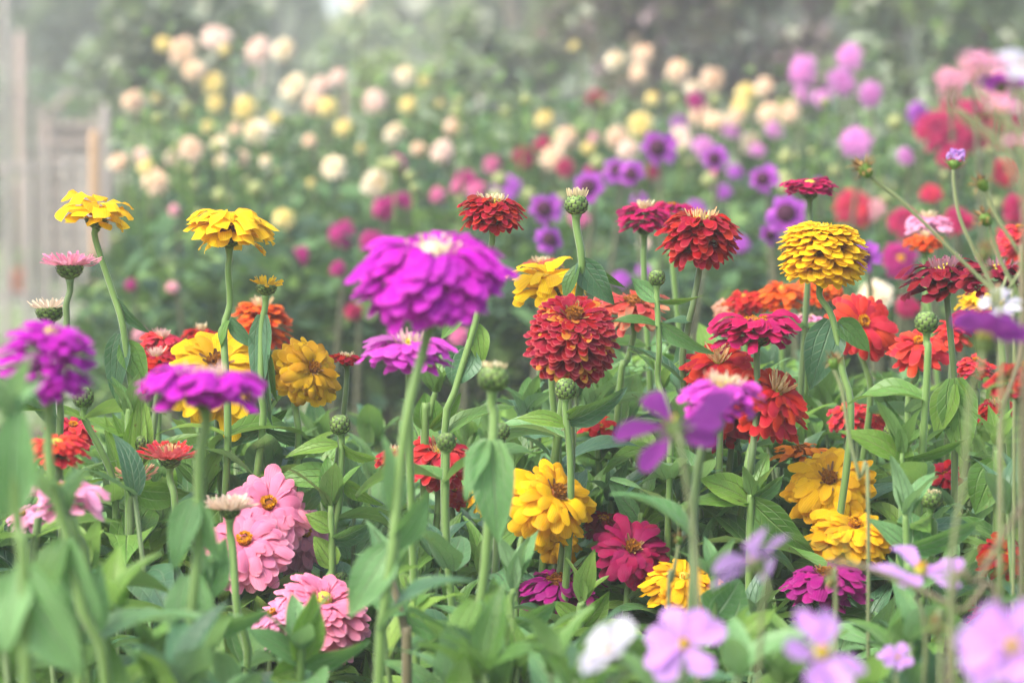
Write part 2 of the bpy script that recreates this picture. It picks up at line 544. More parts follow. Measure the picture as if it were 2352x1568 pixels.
PM = {
    'yellow': dict(trans=.46, outer=lin('#f4c008'), inner=lin('#f6cc1c'), edge=lin('#f6d634'), back=lin('#d8b040')),
    'gold': dict(trans=.46, outer=lin('#f6bc08'), inner=lin('#f6c414'), edge=lin('#f4c22c'), back=lin('#cf9020')),
    'oldgold': dict(outer=lin('#eebc04'), inner=lin('#c8920e'), edge=lin('#e8c64a'), back=lin('#b08830'), age=.25, agecol=lin('#8a5c1c')),
    'red': dict(outer=lin('#9c0018'), inner=lin('#a8041c'), edge=lin('#d45c5c'), back=lin('#b86050')),
    'redold': dict(outer=lin('#940020'), inner=lin('#a00824'), edge=lin('#d87070'), back=lin('#c07050'), age=.14, agecol=lin('#c08c34')),
    'redpink': dict(outer=lin('#c81830'), inner=lin('#cf3040'), edge=lin('#e89090'), back=lin('#d08080')),
    'scarlet': dict(outer=lin('#c01418'), inner=lin('#c8201c'), edge=lin('#e8684c'), back=lin('#cf6450')),
    'coral': dict(outer=lin('#d42c28'), inner=lin('#d02828'), edge=lin('#ee7462'), back=lin('#d8705c')),
    'salmon': dict(outer=lin('#cf5a48'), inner=lin('#b83a30'), edge=lin('#e0a48c'), back=lin('#cc8470'), age=.3, agecol=lin('#a08868')),
    'peach': dict(outer=lin('#e09a80'), inner=lin('#e8b898'), edge=lin('#f0d4bc'), back=lin('#dca890')),
    'orange': dict(outer=lin('#e0520e'), inner=lin('#e26414'), edge=lin('#f0944c'), back=lin('#d07840')),
    'amber': dict(outer=lin('#e0800e'), inner=lin('#d8720e'), edge=lin('#f0a84c'), back=lin('#cf8840')),
    'cerise': dict(outer=lin('#900448'), inner=lin('#9c064e'), edge=lin('#bc3470'), back=lin('#943460')),
    'crimson': dict(outer=lin('#ae0456'), inner=lin('#b80658'), edge=lin('#cc3c7c'), back=lin('#a84070')),
    'ivory': dict(outer=lin('#e6cdb4'), inner=lin('#eadcc4'), edge=lin('#f0e4d4'), back=lin('#dcc4b4')),
    'wine': dict(outer=lin('#7a0420'), inner=lin('#880626'), edge=lin('#aa3850'), back=lin('#903850')),
    'magenta': dict(outer=lin('#b40cb2'), inner=lin('#be1cb8'), edge=lin('#e058cc'), back=lin('#cc70bc')),
    'violet': dict(outer=lin('#c030b4'), inner=lin('#cc4cbc'), edge=lin('#dc84d4'), back=lin('#cc8cc4')),
    'plum': dict(outer=lin('#940a72'), inner=lin('#a0107c'), edge=lin('#bc4c9c'), back=lin('#984c88')),
    'pink': dict(outer=lin('#ee98b4'), inner=lin('#ea7ca2'), edge=lin('#f4bccc'), back=lin('#e0a4b4')),
    'softpink': dict(outer=lin('#e8a4c4'), inner=lin('#e48cb4'), edge=lin('#efc4d6'), back=lin('#dcacc4')),
    'lilac': dict(outer=lin('#c898de'), inner=lin('#c088d8'), edge=lin('#d4b4e4'), back=lin('#c4a4dc'), vein=.2),
    'white': dict(outer=lin('#cccad8'), inner=lin('#c4c0d4'), edge=lin('#ecebf2'), back=lin('#d8d4e2')),
    'cosmagenta': dict(outer=lin('#8c2a98'), inner=lin('#942ea2'), edge=lin('#c06cc4'), back=lin('#ac50b0'), vein=.22),
    # dahlias
    'd_cream': dict(outer=lin('#f6ecd8'), inner=lin('#ecd09a'), edge=lin('#f4e8d4')),
    'd_peach': dict(outer=lin('#f4dcc4'), inner=lin('#f0c8a0'), edge=lin('#f4d8c2')),
    'd_blush': dict(outer=lin('#f4dcd0'), inner=lin('#ecc8b4'), edge=lin('#f4dcd4')),
    'd_yellow': dict(outer=lin('#f2e4a4'), inner=lin('#ecd070'), edge=lin('#f2e4a0')),
    'd_pink': dict(outer=lin('#d87ca8'), inner=lin('#d05a92'), edge=lin('#e8b0c8')),
    'd_magenta': dict(outer=lin('#b4187c'), inner=lin('#a01070'), edge=lin('#d060a8')),
    'd_crimson': dict(outer=lin('#b00858'), inner=lin('#900444'), edge=lin('#c84c74')),
    'd_purple': dict(outer=lin('#bc5ccc'), inner=lin('#9434a4'), edge=lin('#d090d8')),
    'd_lilac': dict(outer=lin('#d694d0'), inner=lin('#d070bc'), edge=lin('#ecc8e8')),
    'd_red': dict(outer=lin('#c41850'), inner=lin('#bc2848'), edge=lin('#d85c5c')),
    'd_salmon': dict(outer=lin('#e6acb8'), inner=lin('#dc98a8'), edge=lin('#eab4ac')),
}


def pm(key):
    return petal_mat(key, **PM[key])


CREAM = petal_mat('cream_rays', lin('#e6dcb4'), lin('#ece4c4'), edge=lin('#efe4c4'), back=lin('#d8c090'))
CREAMRED = petal_mat('cream_red_rays', lin('#d8a070'), lin('#e4d09c'), edge=lin('#cc4438'), back=lin('#e0cf9e'))
CREAMPINK = petal_mat('cream_pink_rays', lin('#dca8b0'), lin('#e8d8c0'), edge=lin('#dc90a8'), back=lin('#e6d4bc'))
CREAMWINE = petal_mat('wine_rays', lin('#9c5068'), lin('#b08090'), edge=lin('#c8a0a0'), back=lin('#b89098'))
FLORET = petal_mat('floret', lin('#e0a010'), lin('#e8b420'), edge=lin('#f0c840'), back=lin('#c88010'))
FLORET_D = petal_mat('floret_dark', lin('#a8681c'), lin('#b87c24'), edge=lin('#d8a848'), back=lin('#7c4818'))
DISC = plain_mat('flower_disc', lin('#5a2a14'), lin('#a06018'), scale=350, rough=.7)
DISC_G = plain_mat('green_disc', lin('#8a8c2c'), lin('#c4b848'), scale=350, rough=.7)
DISC_P = plain_mat('dark_purple_disc', lin('#2c0420'), lin('#480c34'), scale=300, rough=.7)
WITHER = petal_mat('withered', lin('#8a6844'), lin('#a88450'), edge=lin('#c4a878'), back=lin('#7c5c3c'), trans=.2)
BODY = plain_mat('bud_body', lin('#4c5c34'), lin('#6c8048'), scale=200, rough=.6)


# ------------------------------------------------------------------ flower heads
def head(buf, c, M, R, up, dn, N, phi0, phi1, pw, prof=pf_petal, g=1.0, rc=.2, tipr=.3, notch=0, bend=.05, cup=.08, curl=0,
         ripple=.02, jit=.08, seed=0, lift=.0, box=.7, nu=5, nv=6, layer_pow=1.0, mi=0, shelf=.08, var=1.0):
    """petals whose tips lie on a dome of radius R, rising `up` above and hanging `dn` below the centre"""
    rg = np.random.default_rng(seed)
    i = np.arange(N)
    t = (i + .5) / N
    phi = np.radians(phi0 + (phi1 - phi0) * t ** g + rg.normal(0, 3.0, N))
    th = i * 2.39996 + rg.normal(0, .10, N)
    k = 1 + rg.normal(0, jit, N)
    wa = rg.uniform(0, 6.28, 3)
    k = k * (1 + .06 * np.cos(th - wa[0]) + .035 * np.cos(2 * th - wa[1]))
    k = k * np.where(rg.random(N) < .04, rg.uniform(.7, .9, N), 1)
    sgn = np.where(phi > 0, up, dn)
    rho = R * np.clip(np.cos(phi), .02, 1) ** box * k
    z = sgn * np.sin(phi) * k + lift * R + .05 * R * np.cos(th - wa[2]) * np.cos(phi)
    rb = R * rc * (1 - .5 * t)
    rb = np.minimum(rb, rho * .7)
    zb = np.clip(z * .8 + shelf * R, -dn * .45, up * .8)
    er = np.stack([np.cos(th), np.sin(th), 0 * th], -1)
    et = np.stack([-np.sin(th), np.cos(th), 0 * th], -1)
    ez = np.array([0, 0, 1.0])
    B = er * rb[:, None] + ez * zb[:, None]
    T = er * rho[:, None] + ez * z[:, None] + et * (rg.normal(0, .05, N) * R)[:, None]
    W = pw * R * (.55 + .45 * rho / R) * (1 + rg.normal(0, .08, N))
    M = np.asarray(M)
    Sv = et + ez * (rg.normal(0, .10, N))[:, None]
    buf.blades(B @ M.T + c, T @ M.T + c, Sv @ M.T, W, prof, tipr=tipr, notch=notch, bend=bend + rg.normal(0, .045 * var, N),
               cup=cup + rg.normal(0, .08 * var, N), curl=curl + rg.normal(0, .04 * var, N), ripple=ripple * rg.uniform(.5, 2.2, N), twist=rg.normal(0, .13 * var, N), nu=nu, nv=nv, lay=t ** layer_pow, mi=mi, seed=seed + 1)


def rays(buf, c, M, r, h, N, spread=.5, w=.0022, seed=0, mi=0, zb=0, prof=pf_strap):
    """tuft of narrow upright rays"""
    rg = np.random.default_rng(seed)
    t = np.sqrt((np.arange(N) + .5) / N)
    th = np.arange(N) * 2.39996 + rg.normal(0, .2, N)
    er = np.stack([np.cos(th), np.sin(th), 0 * th], -1)
    et = np.stack([-np.sin(th), np.cos(th), 0 * th], -1)
    ez = np.array([0, 0, 1.0])
    hh = h * (1 - .25 * (1 - t)) * (1 + rg.normal(0, .12, N))
    B = er * (r * t)[:, None] + ez * zb
    T = er * (r * t + spread * h * t ** 1.5 * (1 + rg.normal(0, .25, N)))[:, None] + ez * (zb + hh)[:, None] + et * (rg.normal(0, .12, N) * h)[:, None]
    buf.blades(B @ M.T + c, T @ M.T + c, et @ M.T, w * (1 + rg.normal(0, .15, N)), prof, tipr=.1, cup=.5, bend=-.06, nu=3, nv=5,
               lay=rg.random(N), mi=mi, seed=seed)


def florets(buf, c, M, r, N, zb, h=.005, seed=0, mi=0, ring=True, dome=.3):
    """little star florets round the disc, five lobes each"""
    rg = np.random.default_rng(seed)
    th = rg.uniform(0, 6.28, N)
    rr = r * (np.sqrt(rg.uniform(.45 if ring else 0, 1, N)))
    ctr = np.stack([rr * np.cos(th), rr * np.sin(th), zb + dome * r * (1 - (rr / r) ** 2) + h * rg.uniform(.6, 1.2, N)], -1)
    Bs, Ts, Ss = [], [], []
    for k in range(5):
        a = th + k * 1.2566
        d = np.stack([np.cos(a), np.sin(a), .7 + 0 * a], -1)
        Bs.append(ctr - np.array([0, 0, h * .4]))
        Ts.append(ctr + d * h * .55)
        Ss.append(np.stack([-np.sin(a), np.cos(a), 0 * a], -1))
    B, T, S = (np.concatenate(x) for x in (Bs, Ts, Ss))
    buf.blades(B @ M.T + c, T @ M.T + c, S @ M.T, h * .55, pf_oval, tipr=0, cup=.2, nu=3, nv=4, lay=rg.random(len(B)), mi=mi, seed=seed)


def scales(buf, c, M, prof, N, sw, sl, mi=0, seed=0, out=.0012):
    """overlapping rounded scales hugging a profile [(r,z)...] from bottom to top"""
    prof = np.asarray(prof, float)
    tt = np.linspace(0, 1, len(prof))
    rg = np.random.default_rng(seed)
    t = np.linspace(.02, .82, N)
    th = np.arange(N) * 2.39996
    f = lambda x, k: np.interp(x, tt, prof[:, k])
    er = np.stack([np.cos(th), np.sin(th), 0 * th], -1)
    et = np.stack([-np.sin(th), np.cos(th), 0 * th], -1)
    ez = np.array([0, 0, 1.0])
    B = er * (f(t, 0) + out * .3)[:, None] + ez * f(t, 1)[:, None]
    t2 = np.minimum(t + sl, 1)
    T = er * (f(t2, 0) + out * 1.6)[:, None] + ez * f(t2, 1)[:, None]
    D = T - B
    D *= (1 + 0 * t)[:, None]
    buf.blades(B @ M.T + c, (B + D) @ M.T + c, et @ M.T, sw * (.75 + .25 * f(t, 0) / prof[:, 0].max()), lambda v: (.8 + .2 * np.sin(v * 3.14)) * np.where(v > .75, 1 - .5 * ((v - .75) / .25) ** 2, 1),
               tipr=.35, cup=.10, bend=-.12, nu=5, nv=5, lay=t, mi=mi, seed=seed)


def calyx(buf, c, M, r0, r1, h, seed=0):
    """green scaled cup: c = underside of the flower (top of the cup)"""
    prof = [(r0, -h), (r0 * 1.25, -h * .93), (r1 * .72, -h * .68), (r1 * .93, -h * .4), (r1, -h * .12), (r1 * .95, 0), (r1 * .3, 0.0005)]
    buf.lathe(prof, M, c, sides=16, mi=1)
    scales(buf, c, M, prof[1:6], 46, r1 * .52, .26, mi=0, seed=seed)


def bud(buf, c, M, r, h, seed=0):
    a = np.linspace(-.5, .5, 10) * math.pi
    prof = [(max(.0006, r * math.cos(x) ** .75), h / 2 * math.sin(x)) for x in a]
    buf.lathe(prof, M, c, sides=16, mi=1)
    scales(buf, c, M, prof, 62, r * .62, .2, mi=0, seed=seed, out=.0009)


def leafset(buf, B, T, S, W, seed=0, mi=0, **kw):
    k = dict(tipr=0, bend=.06, cup=.12, ripple=.05, nu=7, nv=12)
    k.update(kw)
    buf.blades(B, T, S, W, pf_leaf, mi=mi, seed=seed, **k)


_CNT = [0]


def nid():
    _CNT[0] += 1
    return _CNT[0]


def hand_leaf(parent, off, b, t, w, d, d2=None, roll=0, g=None, **kw):
    """a leaf drawn from pixel b to pixel t, w pixels wide; roll 0 shows its face, 90 its edge"""
    d2 = d if d2 is None else d2
    B, T = P(b[0], b[1], d), P(t[0], t[1], d2)
    D = T - B
    D /= np.linalg.norm(D)
    S = np.cross(D, np.array([0, 1.0, 0]))
    S /= np.linalg.norm(S) + 1e-9
    N = np.cross(D, S)
    if N[1] > 0:
        S = -S
        N = -N
    a = R_(roll)
    S2 = S * math.cos(a) + N * math.sin(a)
    i = nid()
    bf = Buf()
    k = dict(cup=.16, bend=.05, ripple=.05)
    k.update(kw)
    leafset(bf, B[None], T[None], S2[None], pxm(w, d) * 1.12, seed=i, **k)
    bf.build('leaf', [GREEN[g or GKEYS[i % 6]]], parent, off)


def node_leaves(parent, off, p, az, L, rg, el=None, one=None, g=None, d=2.8):
    """a pair of opposite leaves at a stem node"""
    for k in range(2 if not one else 1):
        a = az + k * math.pi + rg.uniform(-.3, .3)
        e = el if el is not None else rg.uniform(-.3, .65)
        l = L * rg.uniform(.8, 1.15)
        dr = np.array([math.cos(a) * math.cos(e), math.sin(a) * math.cos(e), math.sin(e)])
        T = p + dr * l
        S = np.array([-math.sin(a), math.cos(a), rg.uniform(-.5, .5)])
        if hides([p + (T - p) * t for t in (.35, .7, 1.0)]):
            continue
        bf = Buf()
        leafset(bf, p[None], T[None], S[None], l * rg.uniform(.34, .46), seed=nid(), bend=rg.uniform(.03, .14), curl=rg.uniform(-.18, .02),
                cup=rg.uniform(.08, .25), ripple=rg.uniform(.03, .08))
        bf.build('leaf', [GREEN[g or rg.choice(GKEYS)]], parent, off)


# kind -> builder of (head, centre, calyx); returns depth of the cup below the centre
def build_head(kind, colr, c, M, R, h, parent, off, seed, opts):
    H = 2 * R * h
    bf, ce, ca = Buf(), Buf(), Buf()
    mats = [pm(colr)]
    cen = opts.get('cen')
    base = 0
    q = dict(seed=seed)
    if kind == 'ball':
        head(bf, c, M, R, H * .52, H * .48, opts.get('n', 400), -66, 82, opts.get('pw', .29), rc=.30, tipr=.34, cup=.10, curl=0, bend=.12, shelf=.03, jit=.035, var=.5, ripple=.03, box=.5, g=.8, **q)
        cen, cr, cz = cen or 'green', R * .16, H * .48
        base = -H * .30
    elif kind == 'dome':
        head(bf, c, M, R, H * .42, H * .58, opts.get('n', 160), -60, 60, opts.get('pw', .28), rc=.28, tipr=.34, cup=.16, bend=.15, curl=0, shelf=.06, var=.7, ripple=opts.get('rip', .035), box=.55, g=.85, **q)
        cen, cr, cz = cen or 'cream', R * .29, H * .34
        base = -H * .2
    elif kind == 'full':       # deep full flower seen from above or the side, coarser petals
        head(bf, c, M, R, H * .5, H * .5, opts.get('n', 120), -50, 70, opts.get('pw', .33), rc=.26, tipr=.34, cup=-.04, bend=.13, curl=0, ripple=.05, box=.6, g=.8, jit=.1, **q)
        cen, cr, cz = cen or 'yellow', R * .15, H * .44
        base = -H * .25
    elif kind == 'tier':
        head(bf, c, M, R, H * .35, H * .65, opts.get('n', 90), -50, 42, opts.get('pw', .31), rc=.26, tipr=.34, cup=.05, bend=.13, curl=0, ripple=.05, box=.6, g=.8, jit=.1, **q)
        cen, cr, cz = cen or 'cream', R * .28, H * .26
        base = -H * .12
    elif kind == 'flat':
        head(bf, c, M, R, H * .5, H * .5, opts.get('n', 50), -26, 38, opts.get('pw', .32), rc=.24, tipr=.34, cup=.04, bend=.08, curl=0, ripple=.05, box=.8, g=.9, jit=.08, **q)
        cen, cr, cz = cen or 'cream', R * .28, H * .28
        base = -H * .12
    elif kind == 'sparse':
        head(bf, c, M, R, H * .55, H * .6, opts.get('n', 24), -48, 38, opts.get('pw', .46), rc=.26, tipr=.34, cup=-.05, bend=.15, curl=-.02, ripple=.06, box=.75, g=.85, jit=.1, notch=.04, **q)
        cen, cr, cz = cen or 'yellow', R * .2, H * .08
        base = -H * .12
    elif kind == 'half':       # half open, petals rising from a deep cup
        head(bf, c, M, R, H * .5, H * .5, opts.get('n', 46), -8, 70, opts.get('pw', .2), prof=pf_strap, rc=.40, tipr=.25, cup=.2, bend=-.05, shelf=-.5, ripple=.03, box=.75, g=1.0, jit=.1, **q)
        cen, cr, cz = cen or 'none', R * .2, 0
        base = -H * .17
    elif kind == 'cosmos':
        head(bf, c, M, R, H * .5, H * .5, opts.get('n', 8), opts.get('p0', 14), opts.get('p1', 26), opts.get('pw', .64), prof=pf_cosmos, rc=.07, tipr=.32, notch=.06, shelf=-.1, cup=opts.get('cup', .10),
             bend=.03, curl=-.03, ripple=.035, box=1, jit=.05, nu=9, nv=9, **q)
        cen, cr, cz = 'cosmos', R * .125, .0
        base = -R * .06
    grand, parent = parent, bf.build('bloom', mats, parent, off)
    goff = np.array(grand.location)
    # the centre
    disc = lambda mi: ce.lathe([(cr, cz - cr * .5), (cr * 1.0, cz - cr * .1), (cr * .75, cz + cr * .25), (cr * .4, cz + cr * .42), (.0004, cz + cr * .48)], M, c, mi=mi)
    if cen == 'cream':
        disc(0)
        rays(ce, c, M, cr * .9, R * opts.get('ch', .34), 42, w=R * .055, spread=.75, seed=seed, mi=1, zb=cz - cr * .3)
        florets(ce, c, M, cr * .8, 14, cz, h=R * .07, seed=seed, mi=2)
        cm = [opts.get('dmat', DISC_G), opts.get('cmat', CREAM), opts.get('fmat', FLORET)]
    elif cen == 'yellow':
        disc(0)
        florets(ce, c, M, cr * 1.05, 34, cz - cr * .1, h=R * .09, seed=seed, mi=1)
        cm = [DISC, FLORET]
    elif cen == 'brown':
        disc(0)
        florets(ce, c, M, cr * 1.15, 50, cz - cr * .1, h=R * .08, seed=seed, mi=1, ring=False)
        rays(ce, c, M, cr * 1.0, R * .16, 18, w=R * .06, spread=1.2, seed=seed, mi=2, zb=cz - cr * .3)
        cm = [DISC, FLORET_D, WITHER]
    elif cen == 'green':
        disc(0)
        rays(ce, c, M, cr, R * .12, 26, w=R * .04, spread=.3, seed=seed, mi=1, zb=cz - cr * .2)
        cm = [DISC_G, mats[0]]
    elif cen == 'cosmos':
        ce.lathe([(cr, -cr * .2), (cr * 1.05, cr * .35), (cr * .8, cr * .75), (cr * .4, cr * .95), (.0004, cr)], M, c, mi=0)
        florets(ce, c, M, cr, 30, cr * .5, h=cr * .35, seed=seed, mi=1, ring=False, dome=.4)
        cm = [DISC_G, FLORET]
    if cen != 'none':
        ce.build('flower_center', cm, parent, goff)
    # the cup
    r0 = opts.get('sr', .0036)
    if kind == 'half':
        r1, hh = R * opts.get('cr', .46), R * opts.get('chh', .62)
    elif kind == 'cosmos':
        r1, hh = R * .15, R * .2
    else:
        r1, hh = R * .27, R * .26
    base = opts.get('base', base)
    cc = c + M @ np.array([0, 0, base])
    if kind == 'cosmos':
        ca.lathe([(.0012, -hh), (r1 * .8, -hh * .75), (r1, -hh * .2), (r1, 0), (r1 * .3, .0005)], M, cc, mi=1)
        rg = np.random.default_rng(seed)
        th = np.arange(8) * .785
        er = np.stack([np.cos(th), np.sin(th), 0 * th], -1)
        et = np.stack([-np.sin(th), np.cos(th), 0 * th], -1)
        B = er * r1 * .9 + np.array([0, 0, -hh * .5])
        T = er * r1 * 2.6 + np.array([0, 0, -hh * .1])
        ca.blades(B @ M.T + cc, T @ M.T + cc, et @ M.T, r1 * .5, pf_point, nu=3, nv=4, mi=0, seed=seed)
        ca.build('calyx', [GREEN['lime'], BODY], parent, goff)
    else:
        calyx(ca, cc, M, r0, r1, hh, seed)
        ca.build('calyx', [SCALE, BODY], parent, goff)
    return cc - M @ np.array([0, 0, hh * .96])


ZG = 'zinnias standing in the flower bed'


def stem_path(top, M, pts, d, drift=(0, 0)):
    """world points of a stem from below the head to the ground"""
    w = [top, top - (M @ np.array([0, 0, 1.0])) * .008 - np.array([0, 0, .004])]
    for p in pts:
        dd = p[2] if len(p) > 2 else d
        q = P(p[0], p[1], dd)
        if q[2] < w[-1][2] - .01:
            w.append(q)
    if len(pts) > 1:      # natural kinks
        wr = random.Random(int(abs(top[0]) * 1e5) + 3)
        for j in range(3, len(w)):
            w[j] = w[j] + np.array([wr.uniform(-.004, .004), wr.uniform(-.01, .01), 0])
    last = w[-1]
    z = last[2]
    if z > .12:
        w.append(last + np.array([drift[0] * .9, drift[1] * .5, -z * .35]))
        w.append(last + np.array([drift[0] * .3, drift[1] * .7, -z * .7]))
    w.append(np.array([last[0] + drift[0], last[1] + drift[1], -.01]))
    return spline(w, 30)


def zinnia(kind, colr, x, y, W, h, d, tc=0, ts=0, stem=(), label='', leaves=(), ly=None, lp=.07, ll=.085, name='zinnia', cat='flower', group=ZG, smat=None, hide=False, **opts):
    i = nid()
    rg = random.Random(i * 13 + 5)
    R = pxm(W, d) / 2
    M = axis_frame(tc, ts, rg.uniform(0, 360))
    c = P(x, y, d)
    rad = opts.get('sr', .0034)
    # where the stem meets the ground
    lastp = P(*(stem[-1][:2] if stem else (x, y)), (stem[-1][2] if stem and len(stem[-1]) > 2 else d))
    drift = (rg.uniform(-.03, .03), rg.uniform(-.02, .05))
    root = np.array([lastp[0] + drift[0], lastp[1] + drift[1], 0.0])
    e = empty(name, tuple(root), label, cat, group)
    if kind == 'bud':
        bf = Buf()
        Hb = R * 2 * h
        bud(bf, c, M, R, Hb, seed=i)
        bf.build('bud', [SCALE, BODY], e, root)
        tip = opts.get('tip')
        if tip:
            t = Buf()
            rays(t, c, M, R * .8, R * opts.get('tl', .9), 34, w=R * .22, spread=opts.get('spread', .35), seed=i, zb=Hb * .32)
            t.build('petals', [{'cream': CREAM, 'yellow': pm('yellow'), 'pink': CREAMPINK}.get(tip) or CREAM], e, root)
        top = c - M @ np.array([0, 0, Hb * .47])
    else:
        top = build_head(kind, colr, c, M, R, h, e, root, i, opts)
    path = stem_path(top, M, stem, d, drift)
    sb = Buf()
    n = len(path)
    tt = np.linspace(0, 1, n)
    rr = rad * .88 * (1 + .55 * np.exp(-tt * 30) + .35 * tt) * opts.get('srk', 1)
    sb.tube(path, rr, sides=8, rn=rg.random())
    sb.build('stem', [smat or (STEM if rg.random() < .8 else STEM_D)], e, root)
    for lf in leaves:
        lf = dict(lf)
        b, t, w = lf.pop('b'), lf.pop('t'), lf.pop('w')
        hand_leaf(e, root, b, t, w, lf.pop('d', d), lf.pop('d2', None), **lf)
    # leaf pairs further down
    if ly is not None:
        z = P(x, ly, d)[2]
        az = rg.uniform(-.5, .5)
        while z > .30:
            k = int(np.argmin(np.abs(path[:, 2] - z)))
            node_leaves(e, root, path[k], az, ll, rg, g=opts.get('lg'))
            az += math.pi / 2 + rg.uniform(-.3, .3)
            z -= lp * rg.uniform(.85, 1.25)
    return e


L = lambda b, t, w, **k: dict(b=b, t=t, w=w, **k)
QUEUE, BLOOMS = [], []


def Z(kind, colr, x, y, W, h, d, tc=0, ts=0, *a, **k):
    QUEUE.append(((kind, colr, x, y, W, h, d, tc, ts) + a, k))
    hh = W * (h + .5 * math.sin(R_(min(90, abs(tc))))) if kind != 'bud' else W
    BLOOMS.append((x, y, W / 2, min(W, hh) / 2, d))


def px_of(p):
    q = np.asarray(p) - np.array([0, 0, CAM_H])
    dep = q @ _f
    return 1176 + (q @ _r) / dep * 2352 / .36, 784 - (q @ _u) / dep * 2352 / .36, dep


def hides(pts, slack=0.0, keep=1.0):
    for p in pts:
        X, Y, D = px_of(p)
        for (x, y, a, b, d) in BLOOMS:
            if D < d + slack and ((X - x) / (a * keep + 6)) ** 2 + ((Y - y) / (b * keep + 6)) ** 2 < 1:
                return True
    return False


# ---- left side, in focus
Z('sparse', 'yellow', 223, 492, 184, .42, 2.78, 4, 5, [(232, 560), (262, 680), (281, 745), (300, 880), (325, 1000)], 'yellow zinnia with few loose drooping petals, top left, bent stem',
  [L((262, 684), (342, 768), 34, g='blue', roll=35, curl=-.05), L((278, 766), (264, 918), 56, g='blue', roll=10), L((284, 786), (336, 884), 58, g='mid', roll=-15)], ly=1000, n=26)
Z('sparse', 'yellow', 526, 530, 206, .50, 2.78, 3, 0, [(524, 620), (522, 700), (520, 770), (518, 1000)], 'yellow zinnia, brown center, straight stem, second from left',
  [L((525, 736), (507, 800), 30, g='mid', roll=50), L((528, 732), (588, 802), 36, g='blue', roll=25)], ly=1060, n=64, cen='brown', pw=0.36)
Z('half', 'pink', 160, 600, 140, .30, 2.7, 0, 0, [(152, 700), (146, 760), (134, 900), (132, 960)], 'pale pink half open zinnia on a green scaled cup, far left above a creamy one', ly=1000, n=70, cen='none', pw=.15, cr=.42, chh=.50)
Z('half', 'ivory', 113, 700, 100, .36, 2.74, 0, -3, [(120, 800), (122, 900)], 'cream barely open zinnia on a deep scaled cup, lower left of the pale pink one', ly=1020, n=34, pw=.16, cr=.6, chh=.75)
Z('half', 'yellow', 612, 648, 82, .42, 2.78, 0, 4, [(605, 718), (600, 760), (598, 900), (604, 1000)], 'small yellow opening zinnia on a scaled cup, right of the straight stemmed double yellow',
  [L((604, 722), (600, 915), 52, g='blue', roll=15, curl=.08), L((610, 790), (638, 925), 34, g='mid', roll=30), L((612, 800), (630, 990), 60, g='blue', roll=55)], ly=1080, n=22, cr=.55, chh=.62, pw=.26)
Z('ball', 'orange', 597, 752, 146, .72, 3.25, 6, 5, [(597, 850), (600, 950)], 'orange full zinnia behind the small opening yellow one', ly=1100, n=175, cen='cream')
Z('full', 'redpink', 372, 792, 112, .4, 3.1, 8, 4, [(366, 880)], 'upper red zinnia of a stacked red pair with pinkish centers', ly=1100, n=81, cen='cream', cmat=CREAMPINK)
Z('full', 'red', 360, 838, 118, .42, 3.05, 8, -4, [(360, 920)], 'lower red zinnia of a stacked red pair left of the big open yellow', ly=1100, n=81, cen='cream', cmat=CREAMPINK)
Z('full', 'red', 463, 776, 98, .42, 3.2, 5, 0, [(463, 860)], 'flat red zinnia with cream center just above the big open yellow one', ly=1100, n=81, cen='cream')
Z('full', 'red', 335, 890, 80, .45, 3.1, 10, -20, [(345, 960)], 'small dark red zinnia lowest of the reds beside the heart shaped leaves', ly=1100, n=67)
Z('full', 'yellow', 500, 868, 256, .46, 2.84, 42, 4, [(500, 1000), (520, 1140), (540, 1300)], 'wide open yellow zinnia facing the viewer with a blurred violet bloom in front', ly=1130, n=125, pw=.33, cen='brown')
Z('full', 'oldgold', 702, 862, 165, .52, 2.8, 42, 48, [(682, 960), (688, 1060)], 'ageing yellow zinnia turned to the right with brown specked center', ly=1040, n=125, cen='brown', pw=.33)
Z('flat', 'red', 796, 828, 84, .38, 2.85, 2, 0, [(791, 880), (788, 960)], 'little red zinnia with cream center and thin pale stem, right of the ageing yellow', ly=1080, n=54, sr=.0028)
Z('half', 'redpink', 390, 1040, 138, .34, 2.68, 4, 0, [(400, 1100), (402, 1200)], 'rose red zinnia with cream streaked upright petals, left of the yellow flower stem', ly=1150, n=64, cen='cream', cmat=CREAMRED, pw=.18, cr=.35, chh=.4)
Z('half', 'peach', 310, 1085, 108, .4, 2.8, 6, 0, [(306, 1150)], 'peach and cream half open zinnia low beside the rose red one', ly=1180, n=34, cen='cream', cmat=CREAMRED, pw=.2, cr=.35, chh=.4)
Z('full', 'redpink', 165, 1000, 120, .5, 2.85, 20, 10, [(165, 1100)], 'bright rose red zinnia at the left behind the blurred coral one', ly=1130, n=67)
Z('tier', 'coral', 130, 1035, 140, .55, 2.45, 6, -5, [(105, 1150), (84, 1200), (70, 1400)], 'soft focus coral red zinnia under the leftmost magenta bloom', ly=1250, n=81, cen='green')
Z('tier', 'softpink', 150, 1150, 240, .42, 2.3, 4, 0, [(200, 1300)], 'blurred pale pink zinnia low on the left with two lobes', ly=1350, n=36, cen='yellow')
Z('full', 'softpink', 62, 1200, 95, .6, 2.5, 20, -20, [(70, 1300)], 'dusky pink zinnia partly hidden at the lower left edge', ly=1350, n=54)
